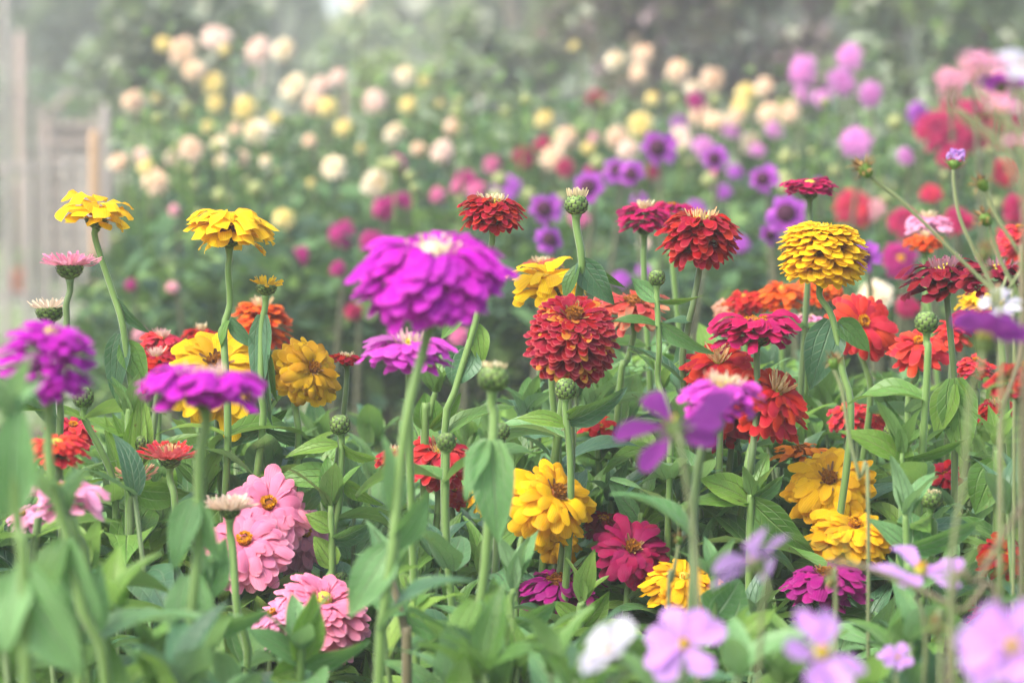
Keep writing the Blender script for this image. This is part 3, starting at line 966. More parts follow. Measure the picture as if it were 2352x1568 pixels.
# pink group
Z('full', 'pink', 618, 1180, 210, .46, 2.74, 50, 4, [(640, 1300)], 'upper pink zinnia of the pink group with orange center', ly=1420, n=125, pw=.33, cen='yellow')
Z('full', 'pink', 567, 1268, 212, .46, 2.68, 42, -4, [(590, 1400)], 'lower front pink zinnia of the pink group with orange center', ly=1440, n=125, pw=.33, cen='yellow')
Z('full', 'softpink', 672, 1240, 165, .85, 2.8, 50, 50, [(680, 1360)], 'pale pink zinnia turned to the right, at the back of the pink group', ly=1450, n=108, pw=0.34)
Z('half', 'ivory', 528, 1158, 124, .40, 2.45, 0, 0, [(535, 1260), (540, 1400), (560, 1540)], 'pale cream pink half open zinnia standing in front of the pink group', ly=1340, n=81, cen='cream', cmat=CREAMPINK, pw=.16, cr=.36, chh=.42)
Z('ball', 'pink', 735, 1435, 240, .7, 2.62, 25, 10, [(735, 1540)], 'large coral pink ball zinnia low between blurred leaves', n=202, cen='green')
Z('full', 'softpink', 640, 1440, 130, .7, 2.6, 20, -20, [(640, 1550)], 'washed pink zinnia at the lower edge left of the coral pink ball', n=94)
# ---- middle
Z('dome', 'red', 1132, 492, 150, .54, 2.80, 3, 2, [(1130, 570), (1112, 640), (1085, 750), (1052, 900), (1030, 1000)], 'bright red domed zinnia with cream tuft, above the big magenta bloom',
  [L((1072, 706), (1012, 782), 38, g='mid', roll=25), L((1092, 745), (1108, 842), 46, g='lime', roll=-10), L((1076, 800), (1040, 888), 84, g='blue', roll=8)], ly=1000, n=160, ch=.34)
Z('bud', '', 1324, 470, 50, .95, 2.80, 0, 0, [(1328, 500), (1337, 600), (1330, 690), (1322, 760), (1310, 860)], 'green scaled bud crowned with cream tips, tallest in the middle',
  [L((1334, 598), (1410, 700), 62, g='blue', roll=12, curl=-.05), L((1330, 610), (1296, 702), 40, g='mid', roll=48), L((1350, 600), (1440, 662), 24, g='mid', roll=40)], ly=1090, tip='cream', sr=.0042)
Z('sparse', 'yellow', 1262, 655, 200, .46, 2.86, 14, 4, [(1270, 740), (1268, 900)], 'flat yellow zinnia behind the stem of the tallest bud', ly=1040, n=36, pw=0.36)
Z('flat', 'salmon', 1245, 612, 100, .35, 3.15, 0, 0, [(1245, 700)], 'salmon zinnia peeping out above the flat yellow one', n=26)
Z('ball', 'redold', 1308, 790, 216, .78, 2.76, 28, 8, [(1308, 940), (1310, 1100)], 'big red ball zinnia fading to brown on its right side, centre of the picture', ly=1010, n=460, pw=.235, cen='brown', base=-.02)
Z('tier', 'salmon', 1456, 715, 160, .6, 2.98, 14, 0, [(1440, 830), (1432, 880)], 'fading salmon zinnia with twisted petals right of the big red ball', ly=1030, n=62, cen='brown', pw=.26)
Z('bud', '', 1509, 638, 34, 1.1, 2.76, 0, 0, [(1510, 700), (1514, 800), (1520, 880), (1530, 1000)], 'small dark scaled bud with leaf pairs, right of the fading salmon zinnia',
  [L((1508, 690), (1450, 638), 46, g='pale', roll=30, bend=-.08), L((1510, 690), (1620, 676), 24, g='mid', roll=60), L((1512, 748), (1392, 742), 30, g='mid', roll=55, bend=.1), L((1514, 742), (1640, 812), 44, g='pale', roll=40)], ly=960, sr=.0030)
Z('full', 'crimson', 1480, 507, 124, .52, 3.12, 3, 0, [(1482, 570), (1480, 650)], 'crimson zinnia with yellow center, leftmost of a crimson pair', n=94, cen='cream', ly=800)
Z('full', 'crimson', 1543, 502, 112, .6, 3.3, 3, 0, [(1545, 600)], 'crimson zinnia half hidden behind the red domed one on the right', n=94, ly=820)
Z('dome', 'red', 1610, 545, 182, .66, 2.80, 8, 2, [(1604, 640), (1592, 700), (1584, 760), (1578, 880)], 'red domed zinnia with white and yellow crown, left of the yellow ball', [L((1590, 738), (1520, 742), 26, g='blue', roll=60)], ly=860, n=220, pw=.25, cen='cream', cmat=CREAMRED)
Z('ball', 'yellow', 1888, 588, 204, .68, 2.76, 6, 2, [(1892, 660), (1912, 730), (1935, 850), (1958, 990)], 'yellow ball zinnia with tightly tiered petals above a large drooping leaf',
  [L((1912, 735), (1860, 896), 84, g='blue', roll=6, cup=.08), L((1924, 738), (1998, 808), 54, g='mid', roll=-20)], ly=1000)
Z('flat', 'crimson', 1860, 436, 126, .42, 3.12, 0, 0, [(1860, 500), (1858, 600)], 'highest crimson zinnia, flat topped, above the yellow ball', n=94, cen='green', ly=760)
Z('tier', 'crimson', 1736, 762, 206, .40, 2.74, 3, -3, [(1742, 830), (1738, 950), (1732, 1060), (1720, 1170)], 'flat magenta crimson zinnia with ruffled petals below the red domed one', ly=1180, n=86, cen='yellow', pw=.3)
Z('full', 'scarlet', 1652, 856, 182, .5, 2.80, 34, -4, [(1650, 940), (1652, 1060)], 'scarlet zinnia with cream striped petals behind the violet cream one', n=99, pw=.26, cen='cream', cmat=CREAMRED, ch=.34, ly=1100)
Z('full', 'scarlet', 1765, 935, 190, .7, 2.76, 34, 24, [(1740, 1010), (1712, 1100)], 'bright red zinnia with cream crown leaning right, beside the violet cream one', n=148, pw=.26, cen='cream', cmat=CREAMRED, ly=1120)
Z('full', 'red', 1668, 985, 170, .55, 2.86, 10, -10, [(1650, 1060)], 'dark red zinnia low behind the violet cream one', n=108, ly=1120)
Z('tier', 'violet', 1660, 912, 190, .5, 2.25, 5, 5, [(1630, 960), (1612, 1030), (1592, 1200), (1580, 1400)], 'blurred violet zinnia with a white cream crown, in front of the scarlet ones', n=81, ch=.4, ly=1250, lg='pale')
Z('dome', 'magenta', 993, 635, 336, .50, 2.08, 17, 3, [(985, 720), (940, 930), (912, 1100), (897, 1260), (870, 1568)], 'huge magenta zinnia with cream center in the soft foreground',
  [L((905, 1180), (880, 1000), 60, g='pale', roll=40), L((900, 1255), (800, 1420), 90, g='pale', roll=20), L((905, 1255), (985, 1120), 70, g='pale', roll=35)], n=230, pw=.26, rip=.07, ch=.24, fmat=CREAM, dmat=CREAM, ly=1420, sr=.0038)
Z('tier', 'violet', 943, 812, 214, .38, 2.45, 4, 3, [(940, 900), (940, 1000)], 'violet zinnia with pale cream crown, under the huge magenta one', n=70, ch=.34, cmat=CREAMPINK, ly=1120)
Z('tier', 'magenta', 472, 895, 292, .32, 2.08, 3, 0, [(466, 960), (458, 1060), (448, 1260), (440, 1500)], 'blurred flat magenta violet zinnia in front of the open yellow one',
  [L((448, 1145), (400, 1310), 74, g='pale', roll=25), L((452, 1150), (510, 1290), 70, g='pale', roll=30), L((440, 1320), (452, 1520), 110, g='pale', roll=15)], n=86, ch=.3, cmat=CREAMPINK, sr=.0040)
Z('ball', 'magenta', 115, 842, 228, .78, 1.98, 10, 4, [(90, 930), (115, 1080), (150, 1240), (190, 1400), (240, 1568)], 'blurred magenta ball zinnia at the left edge',
  [L((150, 1240), (240, 1440), 80, g='pale', roll=25), L((150, 1240), (90, 1400), 80, g='mid', roll=35)], n=148, sr=.0038, pw=0.29)
# ---- right side
Z('full', 'coral', 1975, 748, 166, .34, 3.02, 62, 28, [(1990, 850), (2000, 950)], 'coral zinnia facing out with a yellow ring center, right of the large leaf', n=72, cen='yellow', pw=0.29, ly=950)
Z('full', 'coral', 2108, 812, 150, .48, 2.98, 26, 0, [(2112, 890), (2085, 950)], 'coral zinnia with a small yellow center, right of the ringed one', n=64, pw=0.31, ly=960)
Z('tier', 'wine', 2172, 640, 190, .5, 2.80, 4, -6, [(2178, 700), (2186, 800), (2192, 900), (2200, 1080)], 'dark wine red zinnia with spiky pale tuft, right of the yellow ball',
  [L((2188, 880), (2150, 1010), 62, g='lime', roll=30), L((2192, 868), (2215, 1060), 84, g='mid', roll=10), L((2196, 870), (2248, 980), 40, g='lime', roll=45)], n=59, cmat=CREAMWINE, ch=.36, ly=1140, pw=0.34)
Z('tier', 'wine', 2290, 640, 175, .5, 2.68, 4, 4, [(2296, 760), (2300, 900)], 'dark wine red zinnia at the right edge beside its twin', n=59, cmat=CREAMWINE, ch=.34, pw=0.34)
Z('full', 'orange', 2126, 562, 94, .42, 3.45, 3, 0, [(2126, 640)], 'small bright orange zinnia under the pink one, near the right edge', n=67, cen='cream')
Z('full', 'softpink', 2132, 522, 116, .38, 3.55, 3, 0, [(2134, 600)], 'flat pink zinnia above the small orange one', n=81, cen='cream')
Z('flat', 'softpink', 1850, 738, 90, .3, 3.2, 3, 0, [(1852, 800)], 'whitish lilac zinnia with cream crown tucked behind the large leaf', n=54, cen='cream', ch=.3)
Z('full', 'orange', 1795, 690, 120, .6, 3.3, 15, 0, [(1795, 780)], 'orange zinnia under the yellow ball, in the middle of the orange cluster', n=81, cen='green')
Z('full', 'orange', 1885, 672, 110, .5, 3.4, 15, 10, [(1885, 760)], 'orange zinnia behind the stem of the yellow ball', n=81, cen='green')
Z('full', 'scarlet', 1712, 700, 90, .6, 3.3, 15, -10, [(1712, 790)], 'scarlet zinnia at the left end of the orange cluster', n=81, cen='green')
Z('full', 'peach', 1668, 712, 62, .6, 3.35, 30, -30, [(1675, 790)], 'peach zinnia turned left beside the scarlet one', n=67, cen='yellow')
Z('full', 'yellow', 2255, 700, 112, .42, 3.2, 6, 0, [(2255, 790)], 'golden zinnia behind the magenta cosmos near the right edge', n=81)
Z('full', 'red', 2245, 742, 120, .4, 3.1, 6, 0, [(2245, 830)], 'red zinnia under the golden one behind the magenta cosmos', n=81)
Z('full', 'coral', 2185, 775, 90, .7, 3.1, 20, 0, [(2185, 860)], 'orange red zinnia tucked between the coral one and the magenta cosmos', n=81, ly=980)
Z('dome', 'scarlet', 2292, 948, 116, .5, 2.88, 6, 0, [(2290, 1020), (2285, 1100)], 'brick red zinnia with pale tuft at the right edge below the cosmos', n=94, cmat=CREAMRED, ly=1100)
Z('full', 'redpink', 1945, 965, 95, .7, 3.05, 20, -20, [(1945, 1040)], 'rose red zinnia half hidden behind the stem of the yellow ball', n=67, ly=1080)
Z('full', 'redpink', 2010, 975, 100, .6, 3.05, 20, 20, [(2010, 1050)], 'soft red zinnia right of the yellow ball stem, low', n=67, ly=1080)
Z('sparse', 'red', 2172, 1095, 95, .6, 2.9, 25, -10, [(2172, 1160)], 'clear red zinnia with few petals behind the drooping leaves', n=24, ly=1180)
Z('flat', 'amber', 1842, 1045, 142, .36, 2.86, 6, 0, [(1842, 1120)], 'orange flat zinnia above the upper of two golden zinnias', n=24, cen='brown', ly=1150)
Z('full', 'gold', 1903, 1122, 206, .46, 2.80, 48, -6, [(1900, 1250), (1905, 1350)], 'upper of two golden zinnias, with a brown tinged center', n=125, pw=.33, cen='brown', ly=1240)
Z('full', 'gold', 1955, 1240, 190, .56, 2.76, 28, 6, [(1950, 1330)], 'lower of two golden zinnias, above the magenta plum one', n=125, pw=.33, cen='yellow', ly=1340)
Z('full', 'plum', 1895, 1352, 212, .40, 2.66, 8, 0, [(1880, 1440)], 'plum magenta zinnia with a dry seed head blurred in front', n=81, cen='brown', ly=1440)
Z('sparse', 'red', 2302, 1282, 120, .7, 2.6, 30, 0, [(2305, 1380)], 'red zinnia with gold center at the lower right edge', n=34, ly=1400)
Z('full', 'redpink', 2270, 1432, 110, .7, 2.7, 10, 0, [(2275, 1500)], 'faded red zinnia low on the right behind pale cosmos', n=67)
Z('full', 'red', 2345, 880, 150, .6, 2.35, 8, 0, [(2345, 980)], 'blurred red zinnia cut by the right edge under the magenta cosmos cup', n=90)
Z('full', 'redpink', 2348, 560, 110, .8, 2.4, 10, -10, [(2352, 680)], 'blurred rose red zinnia cut by the right edge above the wine red pair', n=90)
Z('full', 'redpink', 2240, 850, 90, .6, 2.95, 10, 0, [(2240, 950)], 'rose red zinnia beneath the magenta cosmos cup', n=80)
# ---- centre bottom
Z('dome', 'redpink', 1008, 1062, 158, .62, 2.86, 26, 8, [(1005, 1180)], 'red zinnia with two cream tufts behind a blurred leaf stem', n=148, cen='cream', cmat=CREAMRED, ly=1180)
Z('dome', 'redpink', 905, 1055, 90, .6, 2.95, 10, -10, [(910, 1140)], 'red zinnia left of the blurred green stem, low middle', n=81, ly=1180)
Z('full', 'redpink', 1040, 1140, 76, .7, 2.9, 40, 10, [(1040, 1210)], 'small red zinnia under the red one with cream tufts', n=81)
Z('full', 'gold', 1250, 1160, 212, .64, 2.74, 38, 42, [(1196, 1250), (1190, 1350), (1182, 1500)], 'big golden zinnia turned right, right of the blurred hanging leaf', n=125, pw=.33, cen='brown')
Z('full', 'gold', 1278, 1252, 100, .6, 2.8, 50, 10, [(1270, 1350)], 'small golden zinnia tucked under the big golden one', n=81)
Z('full', 'gold', 1118, 1140, 95, .8, 2.85, 15, -30, [(1130, 1230)], 'golden zinnia behind the blurred hanging leaf', n=81, ly=1250)
Z('dome', 'wine', 1385, 1208, 92, .6, 2.88, 20, 0, [(1385, 1280)], 'small dark red zinnia above left of the crimson open one', n=94, cen='yellow', ly=1280)
Z('full', 'cerise', 1445, 1275, 186, .42, 2.74, 48, 14, [(1440, 1380)], 'crimson open zinnia with withered brown center', n=59, pw=0.33, cen='brown', ly=1400)
Z('tier', 'plum', 1285, 1355, 184, .5, 2.76, 14, -4, [(1290, 1450)], 'purple magenta zinnia low in the middle', n=67, pw=0.31, cen='brown', ly=1440)
Z('full', 'gold', 1568, 1352, 188, .44, 2.72, 22, 4, [(1560, 1430)], 'golden zinnia low between the crimson one and the lilac cosmos', n=108, pw=0.28, cen='green', ly=1450)
Z('sparse', 'scarlet', 1375, 985, 90, .8, 2.98, 30, 0, [(1375, 1060)], 'scarlet zinnia with an orange center behind leaves under the red ball', n=24, ly=1080)
# ---- buds
BG = 'zinnia buds'
for (x, y, w, h, d, st, lb, tip, k) in [
    (191, 912, 44, 1.1, 2.74, [(200, 960), (235, 1040), (268, 1120), (275, 1300)], 'scaled bud on a slanting stem under the left edge magenta ball', None, dict(ly=965)),
    (781, 975, 42, 1.1, 2.76, [(783, 1030), (780, 1150), (770, 1300)], 'scaled bud over a wide pair of leaves under the little red zinnia', None,
     dict(leaves=[L((776, 1022), (655, 1050), 40, g='lime', roll=45, bend=.08), L((784, 1022), (872, 1052), 42, g='lime', roll=50, bend=.1), L((778, 1098), (618, 1108), 60, g='mid', roll=35, bend=.1), L((784, 1098), (880, 1160), 44, g='lime', roll=40)], ly=1200)),
    (321, 1017, 36, 1.1, 2.7, [(320, 1060), (300, 1150), (292, 1280)], 'dark scaled bud left of the rose red zinnia', None, dict(leaves=[L((318, 1075), (255, 945), 34, g='lime', roll=35), L((320, 1075), (322, 890), 50, g='lime', roll=30)], ly=1100)),
    (1299, 893, 44, 1.15, 2.72, [(1303, 960), (1310, 1060), (1312, 1200)], 'round green bud just below the big red ball', None,
     dict(leaves=[L((1298, 975), (1182, 962), 42, g='lime', roll=40, bend=.1), L((1306, 968), (1440, 890), 54, g='blue', roll=30, bend=.08), L((1300, 960), (1340, 930), 30, g='lime', roll=20)], ly=1080)),
    (1025, 1015, 40, 1.1, 2.55, [(1024, 1080), (1026, 1250)], 'soft focus bud in front of the red zinnia with two cream tufts', None, dict(ly=1100)),
    (2050, 992, 38, 1.1, 2.78, [(2052, 1050), (2070, 1120)], 'scaled bud with yellow green tip low right of the yellow ball stem', 'cream', dict(ly=1100, tl=.5)),
    (1133, 868, 68, .9, 2.3, [(1135, 960), (1130, 1100), (1118, 1300), (1085, 1540)], 'blurred cream opening bud left of the big red ball', 'cream', dict(tl=.5, srk=1.2, leaves=[
        L((1130, 1010), (1146, 1250), 96, g='pale', roll=10, d=2.25), L((1122, 1010), (1070, 1150), 60, g='pale', roll=45, d=2.25), L((1095, 1380), (1170, 1560), 90, g='pale', roll=30, d=2.2), L((1095, 1380), (1040, 1540), 80, g='mid', roll=40, d=2.2)])),
    (783, 1330, 34, 1.0, 2.76, [(780, 1400)], 'small bud low right of the pink group', None, dict(ly=1400)),
    (2140, 1146, 46, .9, 2.55, [(2142, 1250)], 'blurred bud with pale tip among leaves on the lower right', 'cream', dict(tl=.4, ly=1240)),
    (2128, 740, 50, 1.0, 2.6, [(2130, 850)], 'blurred fat green bud above the coral zinnia', None, dict(ly=900)),
    (1150, 990, 38, 1.0, 2.6, [(1150, 1100)], 'little bud beside the blurred stem under the cream bud', None, dict(ly=1150)),
    (2095, 985, 26, 1.0, 2.85, [(2095, 1060)], 'tiny dark bud right of the yellow green tipped one', None, dict(ly=1100)),
]:
    Z('bud', '', x, y, w, h, d, rnd.uniform(-6, 6), rnd.uniform(-6, 6), st, lb, k.pop('leaves', ()), tip=tip, name='zinnia_bud', cat='flower bud', group=BG, **k)


# ------------------------------------------------------------------ leafy shoots of the foreground
LATER = []
def shoot(pts, d, leaves, label, auto=None, g='pale', smat=None, r=.0036, ll=.10):
    i = nid()
    rg = random.Random(i)
    w = [P(p[0], p[1], p[2] if len(p) > 2 else d) for p in pts]
    root = np.array([w[-1][0], w[-1][1], 0.0])
    e = empty('zinnia_shoot', tuple(root), label, 'leafy shoot', 'leafy zinnia shoots')
    if w[-1][2] > .02:
        w.append(root)
    path = spline(w, 24)
    sb = Buf()
    sb.tube(path, np.linspace(r * .8, r * 1.4, len(path)), sides=8, rn=rg.random())
    sb.build('stem', [smat or STEM], e, root)
    a0 = rg.uniform(0, 3)
    for k in range(4):
        a, l = a0 + k * 1.57, rg.uniform(.035, .06)
        el = rg.uniform(.6, 1.2)
        dr = np.array([math.cos(a) * math.cos(el), math.sin(a) * math.cos(el), math.sin(el)])
        bf = Buf()
        leafset(bf, w[0][None], (w[0] + dr * l)[None], np.array([[-math.sin(a), math.cos(a), .1]]), l * .4, seed=nid())
        bf.build('leaf', [GREEN[g]], e, root)
    for lf in leaves:
        lf = dict(lf)
        b, t, ww = lf.pop('b'), lf.pop('t'), lf.pop('w')
        lf.setdefault('g', g)
        hand_leaf(e, root, b, t, ww, lf.pop('d', d), lf.pop('d2', None), **lf)
    if auto:
        z = P(0, auto, d)[2]
        az = rg.uniform(0, 3)
        while z > .28:
            k = int(np.argmin(np.abs(path[:, 2] - z)))
            node_leaves(e, root, path[k], az, ll, rg, g=g)
            az += 1.57 + rg.uniform(-.3, .3)
            z -= .07


shoot([(20, 960), (40, 1200), (60, 1500)], 1.75, [L((20, 1180), (40, 900), 105, roll=10), L((40, 1300), (200, 1560), 150, roll=20), L((45, 1320), (10, 1500), 120, roll=30)], 'very blurred green leaf standing at the left edge')
shoot([(150, 1180), (180, 1400)], 2.0, [L((170, 1480), (30, 1290), 110, roll=35), L((175, 1480), (230, 1290), 90, roll=20)], 'blurred broad leaves in the lower left corner', auto=1450)
shoot([(475, 1340), (470, 1500)], 2.2, [L((470, 1440), (300, 1500), 70, roll=45), L((474, 1440), (620, 1400), 60, roll=45), L((476, 1370), (520, 1230), 60, roll=20)], 'blurred shoot left of the pink group', auto=1490)
shoot([(690, 1500), (690, 1568)], 2.25, [L((690, 1520), (722, 1355), 74, g='lime', roll=20), L((690, 1520), (560, 1440), 60, roll=45), L((695, 1525), (850, 1470), 60, roll=40), L((690, 1530), (620, 1560), 60, g='lime')], 'shoot with a pointed upright leaf in front of the coral pink ball', auto=1560)
shoot([(760, 1160), (762, 1300), (752, 1450)], 2.72, [L((762, 1215), (700, 1180), 50, g='lime', roll=30), L((766, 1300), (720, 1230), 52, g='lime', roll=20), L((766, 1240), (850, 1200), 56, g='blue', roll=40)], 'shoot with lime leaves right of the pink group', auto=1380, g='mid')
shoot([(600, 985), (616, 1060), (618, 1180)], 2.82, [L((606, 984), (486, 1040), 44, g='blue', roll=35), L((610, 984), (770, 1000), 44, g='blue', roll=48, bend=.1), L((604, 975), (560, 900), 40, g='blue', roll=40), L((612, 1100), (560, 1180), 70, g='blue', roll=20), L((608, 975), (660, 940), 30, g='mid', roll=30)], 'dark blue green shoot under the open yellow zinnia', auto=1130, g='blue', smat=STEM_D)
shoot([(1000, 900), (985, 960), (975, 1050)], 2.85, [L((985, 985), (975, 900), 70, g='mid', roll=15), L((990, 985), (1060, 900), 40, g='mid', roll=40)], 'upright green leaves behind the stem of the huge magenta zinnia', auto=1050, g='mid')
shoot([(300, 960), (296, 1080)], 2.7, [L((296, 1090), (322, 905), 52, g='lime', roll=15), L((296, 1090), (238, 950), 30, g='lime', roll=30), L((300, 1000), (200, 960), 40, g='lime', roll=45), L((300, 1120), (440, 1130), 80, g='mid', roll=35)], 'lime green pointed shoot at the left, under the heart shaped leaves', auto=1200, g='mid')
shoot([(2070, 1040), (2072, 1200), (2066, 1400)], 2.6, [L((2070, 1055), (1925, 990), 62, g='lime', roll=40, bend=.08), L((2074, 1055), (2230, 1000), 40, g='mid', roll=50), L((2072, 1065), (2080, 1010), 40, g='lime', roll=10)], 'shoot with wide lime leaves beside the lower right golden zinnias', auto=1240, g='mid')
shoot([(2080, 1180), (2084, 1300), (2088, 1420)], 2.5, [L((2082, 1260), (1990, 1190), 50, roll=40), L((2084, 1262), (2260, 1190), 60, g='pale', roll=35)], 'soft focus shoot in front of the golden zinnias', auto=1330)
shoot([(1730, 1150), (1722, 1260)], 2.72, [L((1722, 1150), (1600, 1100), 70, g='lime', roll=35, bend=.1), L((1725, 1150), (1870, 1270), 84, g='mid', roll=20, bend=.1), L((1722, 1150), (1560, 1160), 46, g='mid', roll=50), L((1726, 1150), (1800, 1090), 50, g='pale', roll=40)], 'broad glossy leaves left of the golden zinnias', auto=1280, g='mid')
shoot([(1640, 1330), (1640, 1450)], 2.45, [L((1640, 1420), (1700, 1330), 120, g='pale', roll=15), L((1640, 1420), (1590, 1500), 80, roll=35)], 'pale broad leaf low behind the lilac cosmos', auto=1490)
shoot([(900, 1330), (930, 1450), (935, 1568)], 2.3, [L((935, 1400), (1060, 1470), 70, roll=35), L((935, 1400), (830, 1360), 70, roll=35)], 'bare russet stem with soft leaves low in the middle', auto=1520, smat=STEM_R)
shoot([(1180, 1350), (1170, 1500)], 2.45, [L((1175, 1440), (1280, 1380), 60, roll=35), L((1170, 1440), (1050, 1500), 80, roll=25), L((1180, 1500), (1350, 1400), 60, g='lime', roll=35)], 'soft leaves low under the big golden zinnia', auto=1500)
shoot([(1340, 1380), (1330, 1500)], 2.7, [L((1335, 1440), (1270, 1380), 50, g='lime', roll=30), L((1340, 1440), (1400, 1355), 50, g='lime', roll=20)], 'lime leaves under the purple magenta zinnia', auto=1470, g='lime')
shoot([(1480, 1180), (1470, 1300)], 2.82, [L((1480, 1200), (1560, 1080), 60, g='lime', roll=30), L((1475, 1200), (1400, 1110), 64, g='pale', roll=25)], 'pale leaves between the golden zinnia and the crimson open one', auto=1290, g='mid')
shoot([(2290, 1020), (2290, 1200)], 2.65, [L((2290, 1060), (2240, 1180), 90, g='mid', roll=15), L((2290, 1060), (2352, 1170), 90, g='lime', roll=20)], 'broad hanging leaves at the right edge under the brick red zinnia', auto=1260, g='lime')


# ------------------------------------------------------------------ cosmos
CG = 'cosmos flowers in front of the bed'
CS = stem_mat('cosmos', lin('#64784a'), lin('#8c9064'))
def cosmos(colr, x, y, W, d, tc, ts, stem, label, **k):
    k.setdefault('sr', .0016)
    Z('cosmos', colr, x, y, W, .3, d, tc, ts, stem, label, name='cosmos', group=CG, smat=CS, **k)


cosmos('cosmagenta', 1545, 975, 290, 1.85, -48, -24, [(1600, 1060), (1600, 1300), (1600, 1568)], 'magenta cosmos seen from the side, with petals spread left of the violet cream zinnia', n=6, pw=.42, p0=-5, p1=22)
cosmos('cosmagenta', 2262, 775, 300, 1.8, -18, 12, [(2230, 900), (2210, 1100), (2200, 1400)], 'magenta cosmos cup seen from below at the right edge', p0=40, p1=52, cup=.2)
cosmos('cosmagenta', 2300, 195, 170, 1.8, -8, 4, [(2420, 400), (2460, 700)], 'magenta cosmos seen edge on in the top right corner')
cosmos('lilac', 1735, 1290, 240, 1.8, -34, -34, [(1750, 1400), (1740, 1568)], 'lilac cosmos with a raised petal, left of the plum magenta zinnia', p0=12, p1=30, n=5, pw=.6)
cosmos('lilac', 2115, 1308, 230, 2.0, 20, 8, [(2120, 1420), (2120, 1568)], 'lilac cosmos with spread wings, right of the plum magenta zinnia', p0=0, p1=14, n=5, pw=.55)
cosmos('lilac', 1572, 1480, 230, 1.75, 50, -26, [(1570, 1600)], 'lilac cosmos facing the viewer with a yellow eye, bottom middle right', n=7, pw=.56)
cosmos('lilac', 1885, 1500, 260, 1.6, 30, 30, [(1885, 1650)], 'lilac cosmos at the bottom below the plum magenta zinnia', n=6, pw=.5)
cosmos('white', 1400, 1495, 230, 1.6, 14, -44, [(1400, 1650)], 'white cosmos seen from the side at the bottom', p0=30, p1=50)
cosmos('lilac', 2325, 1485, 290, 1.4, 36, -34, [(2300, 1700)], 'largest blurred lilac cosmos in the lower right corner')
cosmos('white', 2348, 150, 130, 1.6, 40, 20, [(2420, 300), (2480, 700)], 'white cosmos cut off by the right edge at the top')
cosmos('lilac', 2062, 1510, 90, 2.0, 40, 0, [(2062, 1600)], 'small pale lilac cosmos between the two bottom lilac ones')
cosmos('white', 2300, 700, 110, 2.1, 30, -10, [(2380, 800), (2420, 1000)], 'whitish cosmos above the magenta cosmos cup')

cosmos('softpink', 2190, 190, 110, 1.5, 10, -8, [(2330, 400), (2460, 900)], 'very blurred pink cosmos high on the right, upper left of the magenta edge on one', p0=40, p1=60)
cosmos('softpink', 2262, 150, 150, 1.5, 15, 8, [(2380, 400), (2480, 900)], 'very blurred pale pink cosmos above the magenta edge on one in the top right', p0=30, p1=50)
cosmos('softpink', 2300, 250, 130, 1.55, 15, 8, [(2400, 450), (2470, 900)], 'very blurred dusty pink cosmos just below the magenta edge on one in the top right', p0=20, p1=50)
cosmos('softpink', 2350, 330, 120, 1.6, 15, -8, [(2400, 500), (2450, 900)], 'blurred dusty pink cosmos cut by the right edge above the dry seed heads', p0=20, p1=50)

# dry seed heads, bud
SG = 'dry cosmos seed heads'


def seedhead(x, y, W, d, stem, label, lean=0, green=True, name='seed_head'):
    i = nid()
    R = pxm(W, d) / 2
    M = axis_frame(0, lean, 0)
    c = P(x, y, d)
    lp = P(stem[-1][0], stem[-1][1], d)
    root = np.array([lp[0], lp[1], 0.0])
    e = empty(name, tuple(root), label, 'seed head', SG)
    b = Buf()
    rg = np.random.default_rng(i)
    n = 34
    th = np.arange(n) * 2.4
    ph = rg.uniform(-.5, 1.3, n)
    dr = np.stack([np.cos(th) * np.cos(ph), np.sin(th) * np.cos(ph), np.sin(ph)], -1)
    B = dr * R * .3
    T = dr * R * rg.uniform(.7, 1.15, n)[:, None]
    S = np.stack([-np.sin(th), np.cos(th), 0 * th], -1)
    b.blades(B @ M.T + c, T @ M.T + c, S @ M.T, R * .16, pf_point, curl=rg.normal(0, .3, n), cup=.3, nu=3, nv=6, lay=rg.random(n), seed=i)
    b.build('dry_florets', [WITHER], e, root)
    b = Buf()
    b.lathe([(.001, -R * .6), (R * .28, -R * .5), (R * .42, -R * .1), (R * .36, R * .2), (.001, R * .3)], M, c, mi=0)
    b.build('calyx', [GREEN['lime'] if green else BODY], e, root)
    w = [c - M @ np.array([0, 0, R * .55])] + [P(p[0], p[1], d) for p in stem] + [root]
    b = Buf()
    b.tube(spline(w, 24), .0017, sides=6)
    b.build('stem', [CS], e, root)


seedhead(1985, 388, 80, 2.35, [(2080, 470), (2180, 570), (2290, 680), (2380, 800)], 'dry spiky seed head on a long arching stem, upper right', -40)
seedhead(2255, 422, 66, 2.3, [(2290, 500), (2340, 580), (2400, 700)], 'dry seed head near the right edge, upper one', -35)
seedhead(2262, 500, 70, 2.35, [(2290, 580), (2340, 680), (2400, 800)], 'dry seed head near the right edge, just below the upper one', -30)
seedhead(2262, 580, 70, 1.9, [(2280, 700), (2300, 900)], 'blurred brown seed head between the wine red zinnias', 0, False)
seedhead(1560, 1237, 44, 2.3, [(1545, 1330), (1535, 1450)], 'small pale seed head right of the crimson open zinnia', 0)
seedhead(1907, 1330, 62, 2.15, [(1920, 1450)], 'brown seed head in front of the plum magenta zinnia', 0, False)
seedhead(1915, 830, 62, 2.35, [(1935, 900), (1950, 1000), (1975, 1100), (1995, 1200)], 'pale green white seed head below the large leaf of the yellow ball', 0)
seedhead(2150, 1440, 70, 1.9, [(2160, 1560)], 'brown seed head low among the lilac cosmos', 0, False)


